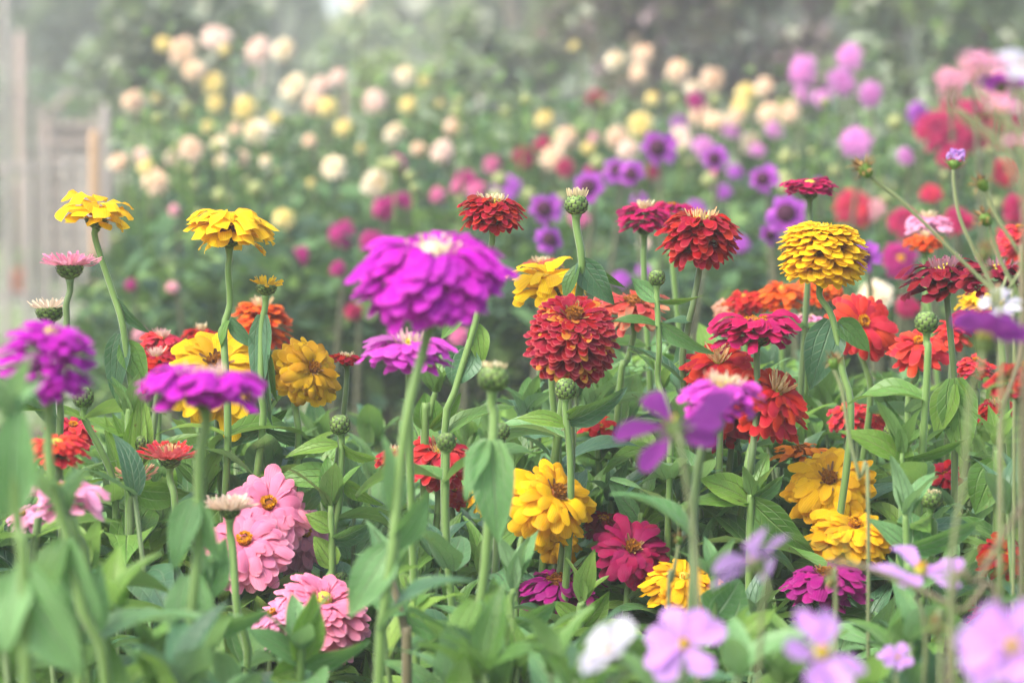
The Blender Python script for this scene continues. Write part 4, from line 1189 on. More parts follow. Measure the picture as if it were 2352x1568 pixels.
def cosmos_bud(x, y, W, d, stem, label):
    i = nid()
    R = pxm(W, d) / 2
    M = axis_frame(0, 8, 0)
    c = P(x, y, d)
    lp = P(stem[-1][0], stem[-1][1], d)
    root = np.array([lp[0], lp[1], 0.0])
    e = empty('cosmos_bud', tuple(root), label, 'flower bud', None)
    b = Buf()
    head(b, c, M, R, R * .9, R * .6, 16, -20, 85, 1.0, rc=.3, tipr=.2, cup=.3, bend=.25, box=.9, seed=i)
    b.build('petals', [pm('lilac')], e, root)
    b = Buf()
    b.lathe([(.001, -R * 1.1), (R * .45, -R * .8), (R * .8, -R * .4), (R * .3, -R * .1)], M, c)
    th = np.arange(8) * .785
    er = np.stack([np.cos(th), np.sin(th), 0 * th], -1)
    et = np.stack([-np.sin(th), np.cos(th), 0 * th], -1)
    b.blades((er * R * .4 + [0, 0, -R * .8]) @ M.T + c, (er * R * 1.7 + [0, 0, R * .1]) @ M.T + c, et @ M.T, R * .25, pf_point, nu=3, nv=4)
    b.build('calyx', [GREEN['lime']], e, root)
    w = [c - M @ np.array([0, 0, R * 1.05])] + [P(p[0], p[1], d) for p in stem] + [root]
    b = Buf()
    b.tube(spline(w, 24), .0017, sides=6)
    b.build('stem', [CS], e, root)


cosmos_bud(2193, 366, 46, 2.45, [(2192, 430), (2205, 500), (2240, 580), (2290, 680), (2330, 800)], 'lilac cosmos bud on a slim curved stem, upper right')

# long thin russet stems crossing the right hand corner
for k, (pts, d) in enumerate([([(2345, 560), (2344, 800), (2310, 920), (2296, 1000), (2296, 1250)], 2.2), ([(2352, 400), (2300, 330), (2200, 250)], 1.9),
                              ([(1900, 1290), (2010, 1310), (2200, 1400), (2300, 1500)], 1.9), ([(2352, 1150), (2250, 1330), (2180, 1500)], 1.85)]):
    w = [P(p[0], p[1], d) for p in pts]
    g_ = min(w, key=lambda q: q[2])
    root = np.array([g_[0], g_[1], 0.0])
    w = sorted(w, key=lambda q: -q[2]) + [root]
    e = empty('dry_stalk', tuple(root), ['russet cosmos stem rising at the right edge past the wine red zinnia', 'thin cosmos stem arching through the top right corner', 'thin cosmos stem slanting under the golden zinnias', 'thin cosmos stem in the lower right corner'][k], 'stem', None)
    b = Buf()
    b.tube(spline(w, 24), .0019, sides=6, rn=.2)
    b.build('stem', [STEM_R], e, root)
    b = Buf()
    rg = np.random.default_rng(k)
    path = spline(w, 24)
    n = 26
    kk = rg.integers(2, len(path) - 2, n)
    B = path[kk]
    T = B + rg.normal(0, .022, (n, 3)) + [0, 0, .02]
    b.blades(B, T, rg.normal(0, 1, (n, 3)), .0012, pf_strap, nu=3, nv=4, seed=k)
    b.build('thread_leaves', [GREEN['lime']], e, root)

for a_, k_ in QUEUE:
    zinnia(*a_, **k_)

# ------------------------------------------------------------------ zinnia undergrowth: leaves nobody could count
env_x = [-100, 0, 150, 250, 450, 700, 900, 1150, 1250, 1400, 1700, 2000, 2200, 2500]
env_y = [1080, 1080, 1040, 990, 975, 985, 1000, 960, 900, 870, 840, 880, 900, 900]
rg = np.random.default_rng(11)
ub, stalks = [Buf() for _ in range(4)], Buf()
for s_ in range(700):
    px = rg.uniform(-140, 2500)
    d = rg.uniform(1.95, 4.3) if s_ % 3 else rg.uniform(2.6, 3.6)
    topy = np.interp(px, env_x, env_y)
    extra = abs(rg.normal(0, 190)) + 20
    if d < 2.6:
        extra += (2.6 - d) * 520 + 70
    if d > 3.0:
        extra += 0
    ty = topy + extra
    p = P(px, ty, d)
    if p[2] < .12:
        continue
    for _ in range(9):
        if not hides([p, p + [0, 0, .04], p + [.04, 0, .02], p - [.04, 0, -.02], p + [.08, 0, 0], p - [.08, 0, 0]], .02):
            break
        p = p - np.array([0, 0, .045])
    if p[2] < .12:
        continue
    z = p[2]
    top = z
    az = rg.uniform(0, 6.28)
    lean = rg.normal(0, .06, 2)
    base = np.array([p[0] + lean[0], p[1] + lean[1], 0])
    path = np.array([p + (base - p) * t for t in np.linspace(0, 1, 6)])
    if hides([path[0], path[0] * .8 + path[1] * .2, path[1]], .02, .8):
        continue
    stalks.tube(path, np.linspace(.0022, .0042, 6), sides=6, rn=rg.random())
    mi = rg.choice(4, p=[.30, .22, .24, .24])
    k = 0
    while z > max(.06, top - .42):
        c0 = base + (p - base) * z / top
        for q in range(2 if k else 4):
            a = az + q * (math.pi if k else 1.57) + rg.normal(0, .15)
            el = rg.uniform(.5, 1.25) if k == 0 else rg.uniform(-.35, .75)
            l = rg.uniform(.04, .075) if k == 0 else rg.uniform(.07, .12)
            dr = np.array([math.cos(a) * math.cos(el), math.sin(a) * math.cos(el), math.sin(el)])
            if hides([c0 + dr * l * t for t in (.1, .55, 1.0)], .02):
                continue
            leafset(ub[mi], c0[None], (c0 + dr * l)[None], np.array([[-math.sin(a), math.cos(a), rg.normal(0, .3)]]), l * rg.uniform(.34, .46), seed=int(rg.integers(1e9)),
                    nu=5, nv=9, bend=rg.uniform(.02, .16), curl=rg.uniform(-.25, .04), cup=rg.uniform(.06, .25), ripple=rg.uniform(.02, .08))
        az += math.pi / 2 + rg.normal(0, .2)
        z -= rg.uniform(.045, .075)
        k += 1
allb = Buf()
for k, b in enumerate(ub):
    for v, f, uv, rn_, la in zip(b.v, b.f, b.uv, b.rn, b.la):
        pass
# merge the four leaf tints and the stalks into one object
off = 0
for k, b in enumerate(ub + [stalks]):
    allb.add(np.concatenate(b.v), np.concatenate(b.f), np.concatenate(b.uv), np.concatenate(b.rn), np.concatenate(b.la), k)
o = allb.build('zinnia_undergrowth', [GREEN['mid'], GREEN['blue'], GREEN['lime'], GREEN['pale'], STEM_D])
o['label'], o['category'], o['kind'] = 'dense mass of green zinnia leaves and stalks filling the bed below the blooms', 'foliage', 'stuff'

# ------------------------------------------------------------------ dahlias
DST = stem_mat('dahlia', lin('#55463f'), lin('#6c7c50'))
_dm = {}


def dahlia_mesh(kind, colr, var):
    key = (kind, colr, var)
    if key in _dm:
        return _dm[key]
    I = np.eye(3)
    z0 = np.zeros(3)
    b = Buf()
    cm = None
    sd_ = var * 31 + 3
    if kind == 'ball':
        head(b, z0, I, .5, .40, .40, 84, -62, 85, .34, rc=.2, tipr=.4, cup=.16, bend=.2, box=.6, seed=sd_, nu=4, nv=5, layer_pow=2)
    elif kind == 'decor':
        head(b, z0, I, .5, .24, .22, 62, -40, 78, .36, rc=.2, tipr=.3, cup=.1, bend=.08, box=.7, seed=sd_, nu=4, nv=4, layer_pow=2)
    elif kind == 'cactus':
        head(b, z0, I, .5, .24, .22, 70, -35, 75, .22, prof=pf_point, rc=.15, tipr=.05, cup=-.2, bend=.02, box=.9, seed=sd_, nu=3, nv=5, layer_pow=2)
    elif kind == 'single':
        head(b, z0, I, .5, .2, .12, 17, 0, 40, .56, rc=.12, tipr=.34, cup=.08, bend=.04, box=1, seed=sd_, nu=5, nv=5)
        cb = Buf()
        cb.lathe([(.18, -.02), (.25, .13), (.22, .21), (.10, .26), (.001, .27)], I, z0)
        cm = cb.mesh('flower_center', [DISC_P])
    elif kind == 'bud':
        head(b, z0, I, .5, .5, .5, 26, -40, 88, .6, rc=.3, tipr=.3, cup=.3, bend=.3, box=.8, seed=sd_, nu=4, nv=4)
    if kind in ('decor', 'ball') and var == 9:
        cb = Buf()
        cb.lathe([(.12, .10), (.12, .2), (.07, .25), (.001, .27)], I, z0)
        cm = cb.mesh('flower_center', [FLORET])
    _dm[key] = (b.mesh('bloom', [pm(colr)]), cm)
    return _dm[key]


NAMES = {'c': ('d_cream', 'cream'), 'p': ('d_peach', 'peach'), 'b': ('d_blush', 'blush pink'), 'y': ('d_yellow', 'pale yellow'), 'k': ('d_pink', 'rose pink'), 'm': ('d_magenta', 'magenta'),
         'r': ('d_crimson', 'crimson'), 'v': ('d_purple', 'purple'), 'l': ('d_lilac', 'lilac pink'), 'R': ('d_red', 'red'), 's': ('d_salmon', 'salmon pink')}
DAH = []
for row in '''
ball y 375 102 44;ball p 422 120 64;decor b 497 88 72;ball y 515 115 30;ball b 597 120 62;ball c 650 118 58;ball p 445 163 58;ball y 491 195 48;ball p 305 236 54;bud y 358 230 28
ball y 495 241 46;ball y 562 250 56;ball c 590 304 68;ball y 632 272 36;ball c 677 206 66;ball b 738 197 48;ball b 778 180 46;ball p 722 240 50;ball y 752 247 46;ball y 790 295 44
ball p 710 325 40;decor c 768 385 60;ball p 273 376 48;ball b 325 360 46;ball p 357 418 60;decor p 440 342 62;decor c 505 330 50;bud y 480 295 32;ball p 540 300 30;ball b 860 236 62
ball c 930 175 56;ball y 938 243 38;ball c 905 310 54;ball p 960 342 40;ball c 862 425 64;ball b 1015 350 58;ball p 1040 292 50;ball b 395 365 34;ball p 555 365 36;ball y 650 505 56
ball c 820 8 80;ball y 335 385 40;bud y 715 425 26;ball c 610 372 34;ball c 508 372 34;bud y 830 345 28;bud y 1010 240 24;bud y 975 190 24
ball c 1412 140 48;ball p 1478 128 54;ball p 1466 170 52;ball p 1555 165 54;ball p 1635 187 62;ball p 1755 203 56;ball y 1713 215 48;ball y 1250 277 48;bud y 1320 110 28;ball p 1300 320 54
ball p 1270 365 58;ball p 1416 318 58;ball b 1442 345 60;ball y 1472 290 58;ball p 1608 268 60;ball p 1642 280 56;ball p 1768 265 54;ball p 1812 262 54;ball y 1700 248 50;ball c 1720 330 48
decor b 1563 318 56;ball y 1497 228 36;ball p 1690 272 50;ball p 1420 90 0;ball c 1590 205 40;ball y 1350 340 34;ball s 1365 318 36
ball k 911 380 44;ball m 880 480 56;ball m 905 462 40;ball m 785 540 62;ball m 852 555 56;ball m 690 590 52;ball m 775 618 46;ball r 812 715 42;decor r 1205 362 62;decor r 1245 330 50
ball k 1130 380 42;ball k 1095 440 50;ball k 1005 450 44;ball m 1068 415 50;decor r 1300 385 46;ball m 1360 400 50;ball k 1050 430 40;decor m 930 460 40;ball m 300 655 30;ball s 395 660 34
ball k 1056 775 44;ball s 320 770 36;ball k 870 470 30;decor r 1500 395 40;ball s 400 485 30;decor r 1370 225 50;decor m 1600 232 56
single v 1510 340 82;single v 1415 395 74;single v 1452 400 76;single v 1753 412 66;single v 1806 492 98;single v 1258 555 86;single v 1250 480 72;single v 1352 432 82;decor v 1165 430 76
single v 1985 590 84;decor v 1470 462 40;decor v 1560 285 50;single v 1640 365 70;decor v 1600 482 48;decor v 1480 620 40;decor v 1660 440 44;decor v 1700 560 44;decor v 1430 640 46;single v 1765 540 60
decor v 1880 425 40;decor l 1620 340 60;decor l 1680 300 54;decor l 1740 345 44;decor v 1690 395 40;decor k 1330 500 50;decor k 1640 405 40
cactus l 1843 165 80;cactus l 1950 130 74;cactus l 1930 190 92;cactus l 1998 218 84;cactus l 1965 325 86;decor l 1845 218 48;decor l 1890 225 50;decor v 2110 262 54;decor l 1780 300 46
decor r 2155 300 90;decor r 2205 290 90;decor r 2260 285 104;decor r 2320 300 84;decor r 2185 360 60;decor R 1965 478 96;decor r 2080 510 84;decor r 2197 510 72;decor m 2062 598 84;decor c 2012 682 88
decor r 2085 705 60;decor R 2310 395 50;decor r 2340 480 60;decor R 2335 560 80;decor R 2140 445 50;decor s 2015 480 50;cactus s 2180 190 70;cactus s 2235 160 84;cactus s 2290 200 80;decor l 2080 360 44
decor c 1110 340 0;ball s 530 760 0;decor b 1480 560 36;ball s 1060 730 0
'''.replace('\n', ';').split(';'):
    row = row.split()
    if not row or float(row[4]) == 0:
        continue
    DAH.append((row[0], row[1], float(row[2]), float(row[3]), float(row[4])))

KN = {'ball': 'ball dahlia', 'decor': 'loose dahlia', 'cactus': 'spiky dahlia', 'single': 'dark eyed dahlia', 'bud': 'dahlia bud'}


def neighbour_word(j):
    x, y = DAH[j][2:4]
    best = None
    for k, r in enumerate(DAH):
        if k == j or (r[0] == DAH[j][0] and r[1] == DAH[j][1]):
            continue
        dd = math.hypot(r[2] - x, r[3] - y)
        if best is None or dd < best[0]:
            best = (dd, r)
    r = best[1]
    dx, dy = x - r[2], y - r[3]
    w = ('right of' if dx > 0 else 'left of') if abs(dx) > abs(dy) else ('below' if dy > 0 else 'above')
    return f"{w} a {NAMES[r[1]][1]} {'bud' if r[0] == 'bud' else 'one'}"


ORD = ['leftmost', 'second', 'third', 'fourth', 'fifth', 'sixth', 'seventh', 'eighth', 'ninth', 'tenth', 'eleventh', 'twelfth', 'thirteenth', 'fourteenth', 'fifteenth', 'sixteenth', 'seventeenth',
       'eighteenth', 'nineteenth', 'twentieth', 'twenty-first', 'twenty-second', 'twenty-third', 'twenty-fourth', 'twenty-fifth', 'twenty-sixth', 'twenty-seventh', 'twenty-eighth', 'twenty-ninth', 'thirtieth']
DCLR = []
for j, (kd, cc, x, y, w) in enumerate(DAH):
    same = sorted([r for r in DAH if r[0] == kd and r[1] == cc], key=lambda r: r[2])
    rank = same.index(DAH[j])
    nm = f"{NAMES[cc][1]} {KN[kd]}"
    if len(same) == 1:
        label = f"only {nm} in the bed, {neighbour_word(j)}"
    elif rank == 0:
        label = f"leftmost {nm} of the bed, {neighbour_word(j)}"
    elif rank == len(same) - 1:
        label = f"rightmost {nm} of the bed, {neighbour_word(j)}"
    else:
        label = f"{ORD[rank]} {nm} from left, {neighbour_word(j)}"
    real = {'ball': .085, 'decor': .105, 'cactus': .135, 'single': .105, 'bud': .042}[kd]
    d = float(np.interp(y, [60, 200, 300, 450, 600, 750], [9.4, 8.4, 7.7, 6.5, 5.6, 5.2])) + ((j * 7) % 5 - 2) * .12
    d *= {'single': .76, 'cactus': .8}.get(kd, 1) * (.85 if x > 2050 else 1)
    DCLR.append((x, y, (w * .62 + 8) ** 2, d))
    D_ = pxm(w, d) * (1.3 if x > 2120 else .98) * (.86 + .24 * ((j * 37) % 10) / 9)
    me, cm = dahlia_mesh(kd, NAMES[cc][0], 9 if (x, y) == (2062, 598) else j % 3)
    c = P(x, y, d)
    rr = random.Random(j)
    gx, gy = c[0] + rr.uniform(-.08, .08), c[1] + rr.uniform(.02, .2)
    e = empty('dahlia' if kd != 'bud' else 'dahlia_bud', (gx, gy, 0), label, 'flower' if kd != 'bud' else 'flower bud', 'dahlias in the far bed')
    b = bpy.data.objects.new('bloom', me)
    COL.objects.link(b)
    b.parent = e
    b.location = (c[0] - gx, c[1] - gy, c[2])
    tilt = {'ball': (50, 25), 'decor': (55, 20), 'cactus': (70, 15), 'single': (74, 12), 'bud': (10, 15)}[kd]
    b.rotation_euler = (R_(tilt[0] + rr.uniform(-tilt[1], tilt[1])), R_(rr.uniform(-20, 20)), R_(rr.uniform(-30, 30)))
    b.scale = (D_, D_, D_)
    if cm:
        q = bpy.data.objects.new('flower_center', cm)
        COL.objects.link(q)
        q.parent = b
    st = Buf()
    pts = [np.array([c[0], c[1] + D_ * .22, c[2] - D_ * .12]), np.array([c[0] + .01, c[1] + D_ * .4, c[2] - D_ * .7]), np.array([(c[0] + gx) / 2, (c[1] + gy) / 2 + .02, c[2] * .55]), np.array([gx, gy, -.01])]
    st.tube(spline(pts, 14), np.linspace(.003, .007, 13), sides=6)
    st.build('stem', [DST], e, (gx, gy, 0))

# dahlia foliage: one uncountable mass
DL = [leaf_mat('dahlia_dark', lin('#1e3628'), lin('#345038'), lin('#5c7c58'), lin('#50704c'), rough=.6, spec=.2, trans=.2),
      leaf_mat('dahlia_mid', lin('#3a5c38'), lin('#567848'), lin('#7c9868'), lin('#6a8a5c'), rough=.6, spec=.2, trans=.2),
      leaf_mat('dahlia_light', lin('#64884a'), lin('#8aa860'), lin('#a8c080'), lin('#90ac70'), rough=.55, spec=.25)]
DB = leaf_mat('dahlia_bronze', lin('#4c3c3e'), lin('#6c5450'), lin('#8c7470'), lin('#7c6c68'))
BUDM = petal_mat('bud_dots', lin('#98a068'), lin('#b8ae80'), trans=.2)


def foliage_cloud(name, mats, n, sampler, size, seed, probs, label, nu=3, nv=5, kind='stuff', parent=None, cat='foliage', off=(0, 0, 0), prof=pf_oval, flat=.8):
    rg = np.random.default_rng(seed)
    b = Buf()
    C = sampler(rg, n)
    n = len(C)
    a = rg.uniform(0, 6.28, n)
    el = rg.normal(-.1, .55, n)
    l = size * rg.uniform(.6, 1.35, n)
    dr = np.stack([np.cos(a) * np.cos(el), np.sin(a) * np.cos(el), np.sin(el)], -1)
    S = np.stack([-np.sin(a), np.cos(a), rg.normal(0, .5, n)], -1)
    m = rg.choice(len(mats), n, p=probs)
    for k in range(len(mats)):
        s_ = m == k
        if s_.any():
            b.blades(C[s_] - dr[s_] * l[s_][:, None] * .5, C[s_] + dr[s_] * l[s_][:, None] * .5, S[s_], l[s_] * .55, prof, tipr=0, bend=.08, cup=.1, curl=-.1, nu=nu, nv=nv, mi=k, seed=seed + k)
    o = b.build(name, mats, parent, off)
    if parent is None:
        o['label'], o['category'], o['kind'] = label, cat, kind
    return o


def dahlia_sampler(rg, n):
    out = []
    ex = [180, 300, 420, 600, 800, 1000, 1200, 1500, 1800, 2100, 2500]
    ey = [560, 400, 330, 300, 290, 300, 330, 330, 330, 340, 360]
    while len(out) < n:
        px = rg.uniform(190, 2600)
        d = rg.uniform(5.5, 9.6)
        lim = np.interp(d, [5.5, 6.5, 7.7, 8.6, 9.6], [640, 490, 370, 300, 250]) + rg.uniform(-10, 50) + max(0, np.interp(px, ex, ey) - 330)
        if rg.random() < .10:
            lim -= 90 * rg.random()
        py = lim + abs(rg.normal(0, 1)) ** 1.0 * 200
        p = P(px, py, d)
        if p[2] < .03:
            p[2] = rg.uniform(.03, .3)
        if px < 300 and d > 7.2:
            continue
        if any(d < dd - .02 and (px - x) ** 2 + (py - y) ** 2 < r2 for x, y, r2, dd in DCLR):
            continue
        out.append(p + rg.normal(0, .02, 3))
    return np.array(out)


foliage_cloud('dahlia_foliage', DL, 26000, dahlia_sampler, .062, 5, [.62, .29, .09], 'dense leafy mass of dahlia foliage in the far bed behind the zinnias')


def top_growth(rg, n):
    px = rg.uniform(250, 2500, n)
    d = rg.uniform(7.0, 9.4, n)
    py = 335 + rg.normal(0, 1, n) * 95 + np.sin(px * .011) * 30 + np.sin(px * .031) * 22
    k = np.array([not any(dd_ < dd - .02 and (a - x) ** 2 + (b - y) ** 2 < r2 for x, y, r2, dd in DCLR) for a, b, dd_ in zip(px, py, d)])
    return np.array([P(a, b, c) for a, b, c in zip(px[k], py[k], d[k])])


TG = leaf_mat('top_growth', lin('#74886c'), lin('#9aa884'), lin('#b0bc98'), lin('#98a888'), trans=.3)
foliage_cloud('dahlia_side_shoots', [TG, DL[2], DL[1]], 2600, top_growth, .042, 15, [.5, .3, .2], 'loose pale side shoots rising between the far dahlia blooms')


def dots_sampler(rg, n):
    px = rg.uniform(260, 2300, n)
    py = np.clip(rg.normal(430, 120, n), 230, 800)
    d = rg.uniform(5.8, 8.8, n)
    return np.array([P(a, b, c) for a, b, c in zip(px, py, d)])


# little unopened dahlia buds scattered in the bed, far too many to count: balls of petals on threads
bb, rg = Buf(), np.random.default_rng(77)
for c in dots_sampler(rg, 130):
    r = rg.uniform(.008, .02)
    bb.lathe([(.0005, -r), (r * .7, -r * .7), (r, 0), (r * .7, r * .7), (.0005, r)], np.eye(3), c, sides=8, mi=0)
    bb.tube(np.array([c - [0, 0, r * .8], c - [rg.normal(0, .02), rg.normal(0, .02), .15], c - [rg.normal(0, .04), rg.normal(0, .04), .4]]), .002, sides=5, mi=1)
o = bb.build('dahlia_buds', [BUDM, GREEN['lime']])
o['label'], o['category'], o['kind'] = 'tiny round unopened buds dotted all through the far dahlia bed', 'flower buds', 'stuff'

# ------------------------------------------------------------------ shrubs and trees behind
def plant_sampler(cx, cy, rx, ry, z0, z1, lumps, seed):
    lr = random.Random(seed)
    ls = [(cx + lr.uniform(-.75, .75) * rx, cy + lr.uniform(-.6, .6) * ry, lr.uniform(z0 + (z1 - z0) * .15, z1 * .92), lr.uniform(.28, .5) * min(rx, (z1 - z0) * .6)) for _ in range(lumps)]

    def f(rg, n):
        k = rg.integers(0, lumps, n)
        c = np.array([ls[i][:3] for i in k])
        r = np.array([ls[i][3] for i in k])
        v = rg.normal(0, 1, (n, 3))
        v /= np.linalg.norm(v, axis=1)[:, None]
        return c + v * (r * rg.uniform(.55, 1.05, n))[:, None]
    return f, ls


BARK = plain_mat('bark', lin('#5a4c40'), lin('#8a7a68'), scale=20, stretch=(1, 1, .2), rough=.85)


def tree(name, px, d, wpx, h, mats, probs, n, size, label, cat, seed, z0=.3, lumps=16, group=None):
    c = P(px, 500, d)
    rx = pxm(wpx, d) / 2
    e = empty(name, (c[0], c[1], 0), label, cat, group)
    smp, ls = plant_sampler(0, 0, rx, rx * .8, z0, h, lumps, seed)
    foliage_cloud('crown', mats, n, smp, size, seed, probs, '', parent=e)
    tb = Buf()
    tb.tube(spline([np.array([0, 0, -.05]), np.array([.03, .02, z0 + .2]), np.array([0, 0, h * .7])], 12), np.linspace(.035 * h, .01 * h, 11), sides=8)
    for q in ls[:7]:
        tb.tube(spline([np.array([0, 0, max(.1, q[2] * .4)]), np.array([q[0] * .5, q[1] * .5, q[2] * .75]), np.array(q[:3])], 8), np.linspace(.012 * h, .004 * h, 7), sides=6)
    tb.build('trunk', [BARK], e)


FG1 = leaf_mat('hazed_green', lin('#848a78'), lin('#a4a892'), lin('#acb09c'), lin('#a4a898'))  # distant leaf tints greyed and lightened, part of the haze painted into them
FG2 = leaf_mat('hazed_lime', lin('#849468'), lin('#a8b080'), lin('#b8c880'), lin('#a8b880'), trans=.45)
FG3 = leaf_mat('hazed_dark', lin('#727c6e'), lin('#8c9482'), lin('#989e8e'), lin('#8c9486'))
FP = leaf_mat('hazed_purple', lin('#725e68'), lin('#907a80'), lin('#9c888c'), lin('#948086'))
FGp = leaf_mat('hazed_pale', lin('#7c8c78'), lin('#9caa92'), lin('#acb8a0'), lin('#a0ae98'))
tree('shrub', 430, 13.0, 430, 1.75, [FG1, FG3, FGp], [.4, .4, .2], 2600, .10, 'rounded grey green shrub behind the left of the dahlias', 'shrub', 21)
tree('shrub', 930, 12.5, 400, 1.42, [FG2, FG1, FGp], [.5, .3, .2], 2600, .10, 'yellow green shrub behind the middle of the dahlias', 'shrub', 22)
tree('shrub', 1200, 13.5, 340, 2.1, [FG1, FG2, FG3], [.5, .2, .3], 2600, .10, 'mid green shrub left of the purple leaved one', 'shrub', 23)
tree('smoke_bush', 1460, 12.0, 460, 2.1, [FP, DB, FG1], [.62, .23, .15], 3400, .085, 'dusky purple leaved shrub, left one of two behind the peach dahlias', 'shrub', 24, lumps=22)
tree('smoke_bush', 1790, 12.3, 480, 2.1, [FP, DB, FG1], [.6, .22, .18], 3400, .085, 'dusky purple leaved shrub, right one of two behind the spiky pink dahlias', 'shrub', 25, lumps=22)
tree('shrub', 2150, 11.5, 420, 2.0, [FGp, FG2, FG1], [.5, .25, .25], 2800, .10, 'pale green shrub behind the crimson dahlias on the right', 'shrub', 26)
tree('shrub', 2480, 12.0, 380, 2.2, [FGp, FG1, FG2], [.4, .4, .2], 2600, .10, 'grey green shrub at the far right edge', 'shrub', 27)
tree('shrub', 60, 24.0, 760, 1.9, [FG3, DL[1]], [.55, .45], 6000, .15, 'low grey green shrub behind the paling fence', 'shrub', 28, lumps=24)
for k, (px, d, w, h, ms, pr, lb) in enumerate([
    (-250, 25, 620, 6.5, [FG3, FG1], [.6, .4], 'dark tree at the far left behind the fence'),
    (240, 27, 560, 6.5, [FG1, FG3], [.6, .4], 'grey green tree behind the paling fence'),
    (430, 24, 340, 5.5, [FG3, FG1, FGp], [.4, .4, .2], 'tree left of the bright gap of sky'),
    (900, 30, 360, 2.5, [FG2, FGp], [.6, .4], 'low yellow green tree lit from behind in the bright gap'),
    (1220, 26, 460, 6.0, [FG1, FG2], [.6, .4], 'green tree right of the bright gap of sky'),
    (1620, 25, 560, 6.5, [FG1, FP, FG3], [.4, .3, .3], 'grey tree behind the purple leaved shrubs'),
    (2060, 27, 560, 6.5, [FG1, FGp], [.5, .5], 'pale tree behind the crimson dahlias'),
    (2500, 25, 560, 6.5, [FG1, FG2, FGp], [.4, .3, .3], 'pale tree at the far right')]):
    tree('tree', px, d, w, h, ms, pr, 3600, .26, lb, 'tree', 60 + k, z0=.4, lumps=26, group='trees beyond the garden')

def wood_sampler(rg, n):
    px = rg.uniform(-900, 3300, n)
    d = rg.uniform(34, 40, n)
    gap = np.exp(-((px - 760) / 170) ** 2)
    topz = (7.0 + np.sin(px * .013) * .8) * (1 - gap) + 2.5 * gap
    z = topz * rg.uniform(0, 1, n) ** .8
    return np.stack([(px - 1176) / 2352 * .36 * d, d, z], -1)


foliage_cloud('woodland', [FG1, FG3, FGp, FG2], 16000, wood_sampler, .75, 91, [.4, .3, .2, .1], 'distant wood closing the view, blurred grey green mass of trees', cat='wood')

# ------------------------------------------------------------------ fence, stakes, hutch, pot
WOOD = plain_mat('weathered_wood', lin('#7c7672'), lin('#a49c98'), scale=14, stretch=(1, 1, .15), rough=.85)
WOODO = plain_mat('fresh_wood', lin('#a08468'), lin('#b89c80'), scale=14, stretch=(1, 1, .15), rough=.8)
WOODP = plain_mat('pinkish_wood', lin('#94807a'), lin('#b09c94'), scale=14, stretch=(1, 1, .15), rough=.85)
rf = random.Random(5)
FD = 14.0
c0 = P(90, 700, FD)
e = empty('paling_fence', (c0[0], c0[1], 0), 'weathered grey paling fence on the left behind the flowers', 'fence')
px = -300
while px < 1160:
    q = P(px, 700, FD)
    top = P(px, rf.uniform(338, 372) if px < 320 else rf.uniform(345, 400), FD)[2]
    wv = pxm(rf.uniform(18, 24), FD)
    b = Buf()
    a = rf.uniform(-.02, .02)
    Mz = np.array(Matrix.Rotation(a, 3, 'Y'))
    b.box((q[0] - c0[0], 0, top / 2), (wv, .025, top), Mz, rn=rf.random())
    b.box((q[0] - c0[0] + a * top / 2, 0, top - .004), (wv * .7, .02, .02), np.array(Matrix.Rotation(.785, 3, 'Y')), rn=.5)
    b.build('picket', [WOOD], e)
    px += rf.uniform(38, 50)
for z in (.3, .92):
    b = Buf()
    x0, x1 = P(-320, 700, FD)[0] - c0[0], P(1170, 700, FD)[0] - c0[0]
    b.tube(np.array([[x0, .03, z], [(x0 + x1) / 2, .03, z - .02], [x1, .03, z]]), .022, sides=6)
    b.build('rail', [WOOD], e)


def stake(px, y0, w, d, label, m=WOOD, lean=0, round_=True):
    top = P(px, y0, d)
    e = empty('wooden_stake', (top[0], top[1], 0), label, 'stake', 'wooden stakes in the dahlia bed')
    r = pxm(w, d) / 2
    h = top[2]
    b = Buf()
    pts = np.array([[0, 0, -.05], [lean * .5, 0, h * .5], [lean, 0, h - .02], [lean, 0, h - .004], [lean, 0, h]])
    b.tube(pts, [r, r, r, r * .92, r * .7], sides=12, rn=.5)
    b.build('post', [m], e)


stake(218, 300, 27, 8.2, 'orange brown round stake left of the dahlias', WOODO)
stake(245, 238, 24, 9.5, 'tall grey stake just behind the orange brown one', WOOD)
stake(296, 350, 24, 11, 'low grey stake right of the tall grey one')
stake(600, 95, 22, 10.5, 'tall pale stake among the cream dahlias, taller of two', WOOD)
stake(552, 180, 18, 10.5, 'pale thin stake among the cream dahlias, shorter of two', WOOD)
stake(1108, 222, 26, 9.5, 'pale grey stake in the middle of the dahlia bed', WOOD)
stake(1058, 300, 22, 10.0, 'short grey stake just left of the middle one', WOOD)
stake(1165, 320, 18, 10.2, 'short thin stake just right of the middle one', WOOD)
stake(792, 205, 14, 10.4, 'dark thin stake below two blush dahlias', WOODP)
stake(205, 600, 30, 8.5, 'blue grey short stake left of the bent zinnia stem', WOOD)
stake(48, 75, 26, 19.0, 'tall pinkish post at the left edge', WOODP)
stake(12, -60, 22, 19.2, 'tallest pale post at the left edge of the garden', WOOD)
stake(88, 235, 18, 19.1, 'pinkish post left of the slatted wooden hutch', WOODP)
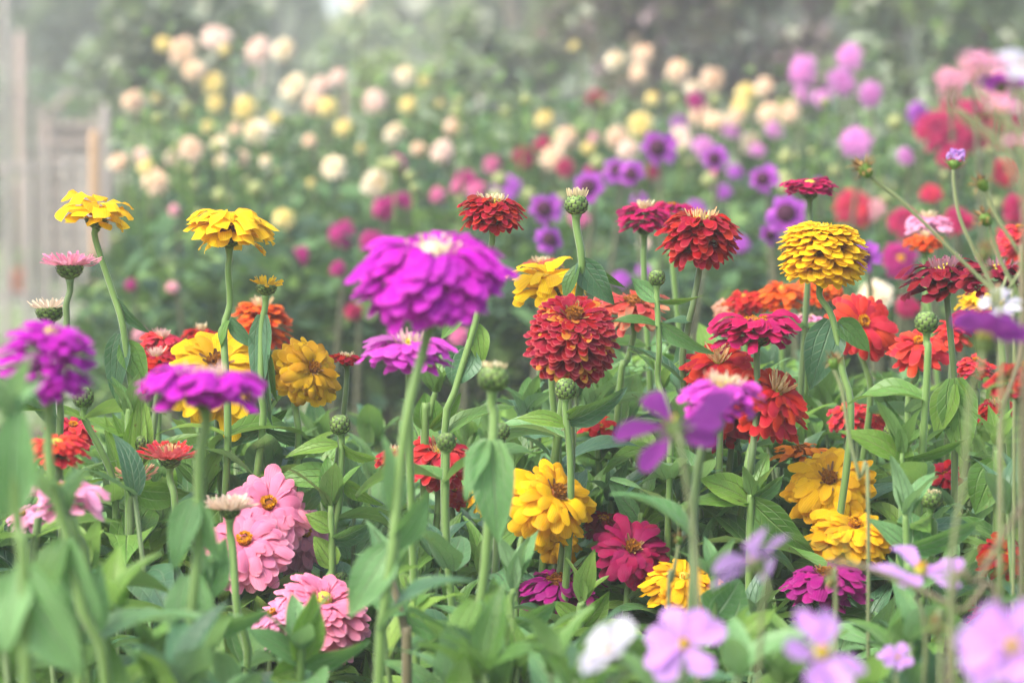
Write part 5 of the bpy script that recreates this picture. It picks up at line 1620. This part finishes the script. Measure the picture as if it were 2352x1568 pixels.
# slatted hutch with a pitched top
hd = 22.0
hc = P(165, 400, hd)
e = empty('wooden_hutch', (hc[0], hc[1], 0), 'blurred slatted wooden hutch with a pitched roof behind the left fence end', 'hutch')
hw = pxm(116, hd)
ztop = P(165, 272, hd)[2]
zap = P(165, 215, hd)[2]
for s_ in (-1, 1):
    b = Buf()
    b.box((s_ * hw / 2, .1, ztop / 2), (.05, .3, ztop))
    b.build('side_post', [WOODP], e)
b = Buf()
b.box((0, .22, ztop / 2), (hw * .95, .02, ztop * .98), rn=.1)
b.build('back_panel', [plain_mat('dark_board', lin('#4c463c'), lin('#6a6254'), scale=14)], e)
n = 9
for k in range(n):
    z = .25 + (ztop - .3) * k / (n - 1)
    b = Buf()
    b.box((0, .02, z), (hw * .94, .12, .05), rn=rf.random())
    b.build('slat', [WOODP], e)
for s_ in (-1, 1):
    b = Buf()
    ang = math.atan2(zap - ztop, hw / 2)
    b.box((s_ * hw * .25, .1, (ztop + zap) / 2 + .01), (hw * .62, .4, .03), np.array(Matrix.Rotation(s_ * ang, 3, 'Y')))
    b.build('roof', [WOODP], e)
# terracotta pot with plant
pc = P(44, 712, 19.0)
e = empty('plant_pot', (pc[0], pc[1], 0), 'orange terracotta pot with a green plant in front of the fence at the left', 'plant pot')
pr = pxm(27, 19)
b = Buf()
b.lathe([(.001, 0), (pr * .72, 0), (pr * .95, pr * 1.7), (pr * 1.08, pr * 1.7), (pr * 1.08, pr * 2.1), (pr * .92, pr * 2.1), (pr * .9, pr * 1.8), (.001, pr * 1.8)], np.eye(3), (0, 0, .1), sides=24)
b.build('pot', [plain_mat('terracotta', lin('#b8583c'), lin('#d07850'), scale=20)], e)
smp, _ls = plant_sampler(0, 0, pr * 1.8, pr * 1.6, pr * 2.2 + .1, pr * 4.4 + .1, 7, 4)
foliage_cloud('plant', [FG1, FG2], 160, smp, .07, 4, [.6, .4], '', parent=e)
b = Buf()
b.box((0, 0, .05), (pr * 3, pr * 3, .1))
b.build('stone_block', [plain_mat('stone', lin('#8c8a84'), lin('#a8a69e'), scale=20)], e)

# ------------------------------------------------------------------ ground
def sheet(name, x0, x1, y0, y1, z, mat, nx=60, ny=60, amp=0.0):
    xs, ys = np.linspace(x0, x1, nx), np.linspace(y0, y1, ny)
    X, Y = np.meshgrid(xs, ys)
    Zz = z + amp * (np.sin(X * 3.1 + Y) + np.sin(Y * 4.3 - X * 2))
    V = np.stack([X, Y, Zz], -1).reshape(-1, 3)
    idx = np.arange(nx * ny).reshape(ny, nx)
    F = np.stack([idx[:-1, :-1], idx[:-1, 1:], idx[1:, 1:], idx[1:, :-1]], -1).reshape(-1, 4)
    b = Buf()
    b.add(V, F, V[:, :2], np.full(len(V), .5), np.zeros(len(V)))
    o = b.build(name, [mat])
    o['kind'] = 'structure'
    return o


sheet('ground', -150, 150, -40, 260, 0, plain_mat('lawn', lin('#54683c'), lin('#788c54'), scale=3, rough=.9), 40, 40)
sheet('flower_bed', -3.2, 3.6, .6, 9.8, .004, plain_mat('soil', lin('#3a2e24'), lin('#5a4a3a'), scale=30, rough=.95), 60, 80)

# grass of the lawn
def grass_sampler(rg, n):
    return np.stack([rg.uniform(-5.5, 3.5, n), rg.uniform(10.0, 24, n), rg.uniform(0, .05, n)], -1)


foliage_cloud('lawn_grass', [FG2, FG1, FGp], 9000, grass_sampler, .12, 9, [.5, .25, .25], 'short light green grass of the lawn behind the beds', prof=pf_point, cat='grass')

# ------------------------------------------------------------------ haze
HZ = True  # added scattering volume, stands in for a processed matte fade
if HZ:
    m = bpy.data.materials.new('haze')
    m.use_nodes = True
    nt = m.node_tree
    nt.nodes.clear()
    out = nt.nodes.new('ShaderNodeOutputMaterial')
    pv = nt.nodes.new('ShaderNodeVolumePrincipled')
    pv.inputs['Color'].default_value = (.97, .97, .95, 1)
    pv.inputs['Density'].default_value = .0112
    pv.inputs['Anisotropy'].default_value = .35
    nt.links.new(pv.outputs[0], out.inputs['Volume'])
    b = Buf()
    x0, x1, y0, y1, z0, z1 = -160, 160, -45, 265, -1.0, 9.0
    b.box(((x0 + x1) / 2, (y0 + y1) / 2, (z0 + z1) / 2), (x1 - x0, y1 - y0, z1 - z0))
    o = b.build('haze', [m])
    bpy.context.view_layer.objects.active = o
    import bmesh
    bm = bmesh.new()
    bm.from_mesh(o.data)
    bmesh.ops.remove_doubles(bm, verts=bm.verts, dist=1e-4)
    bmesh.ops.recalc_face_normals(bm, faces=bm.faces)
    bm.to_mesh(o.data)
    bm.free()
    o['kind'], o['label'], o['category'] = 'stuff', 'added haze volume that pales the far garden', 'haze'
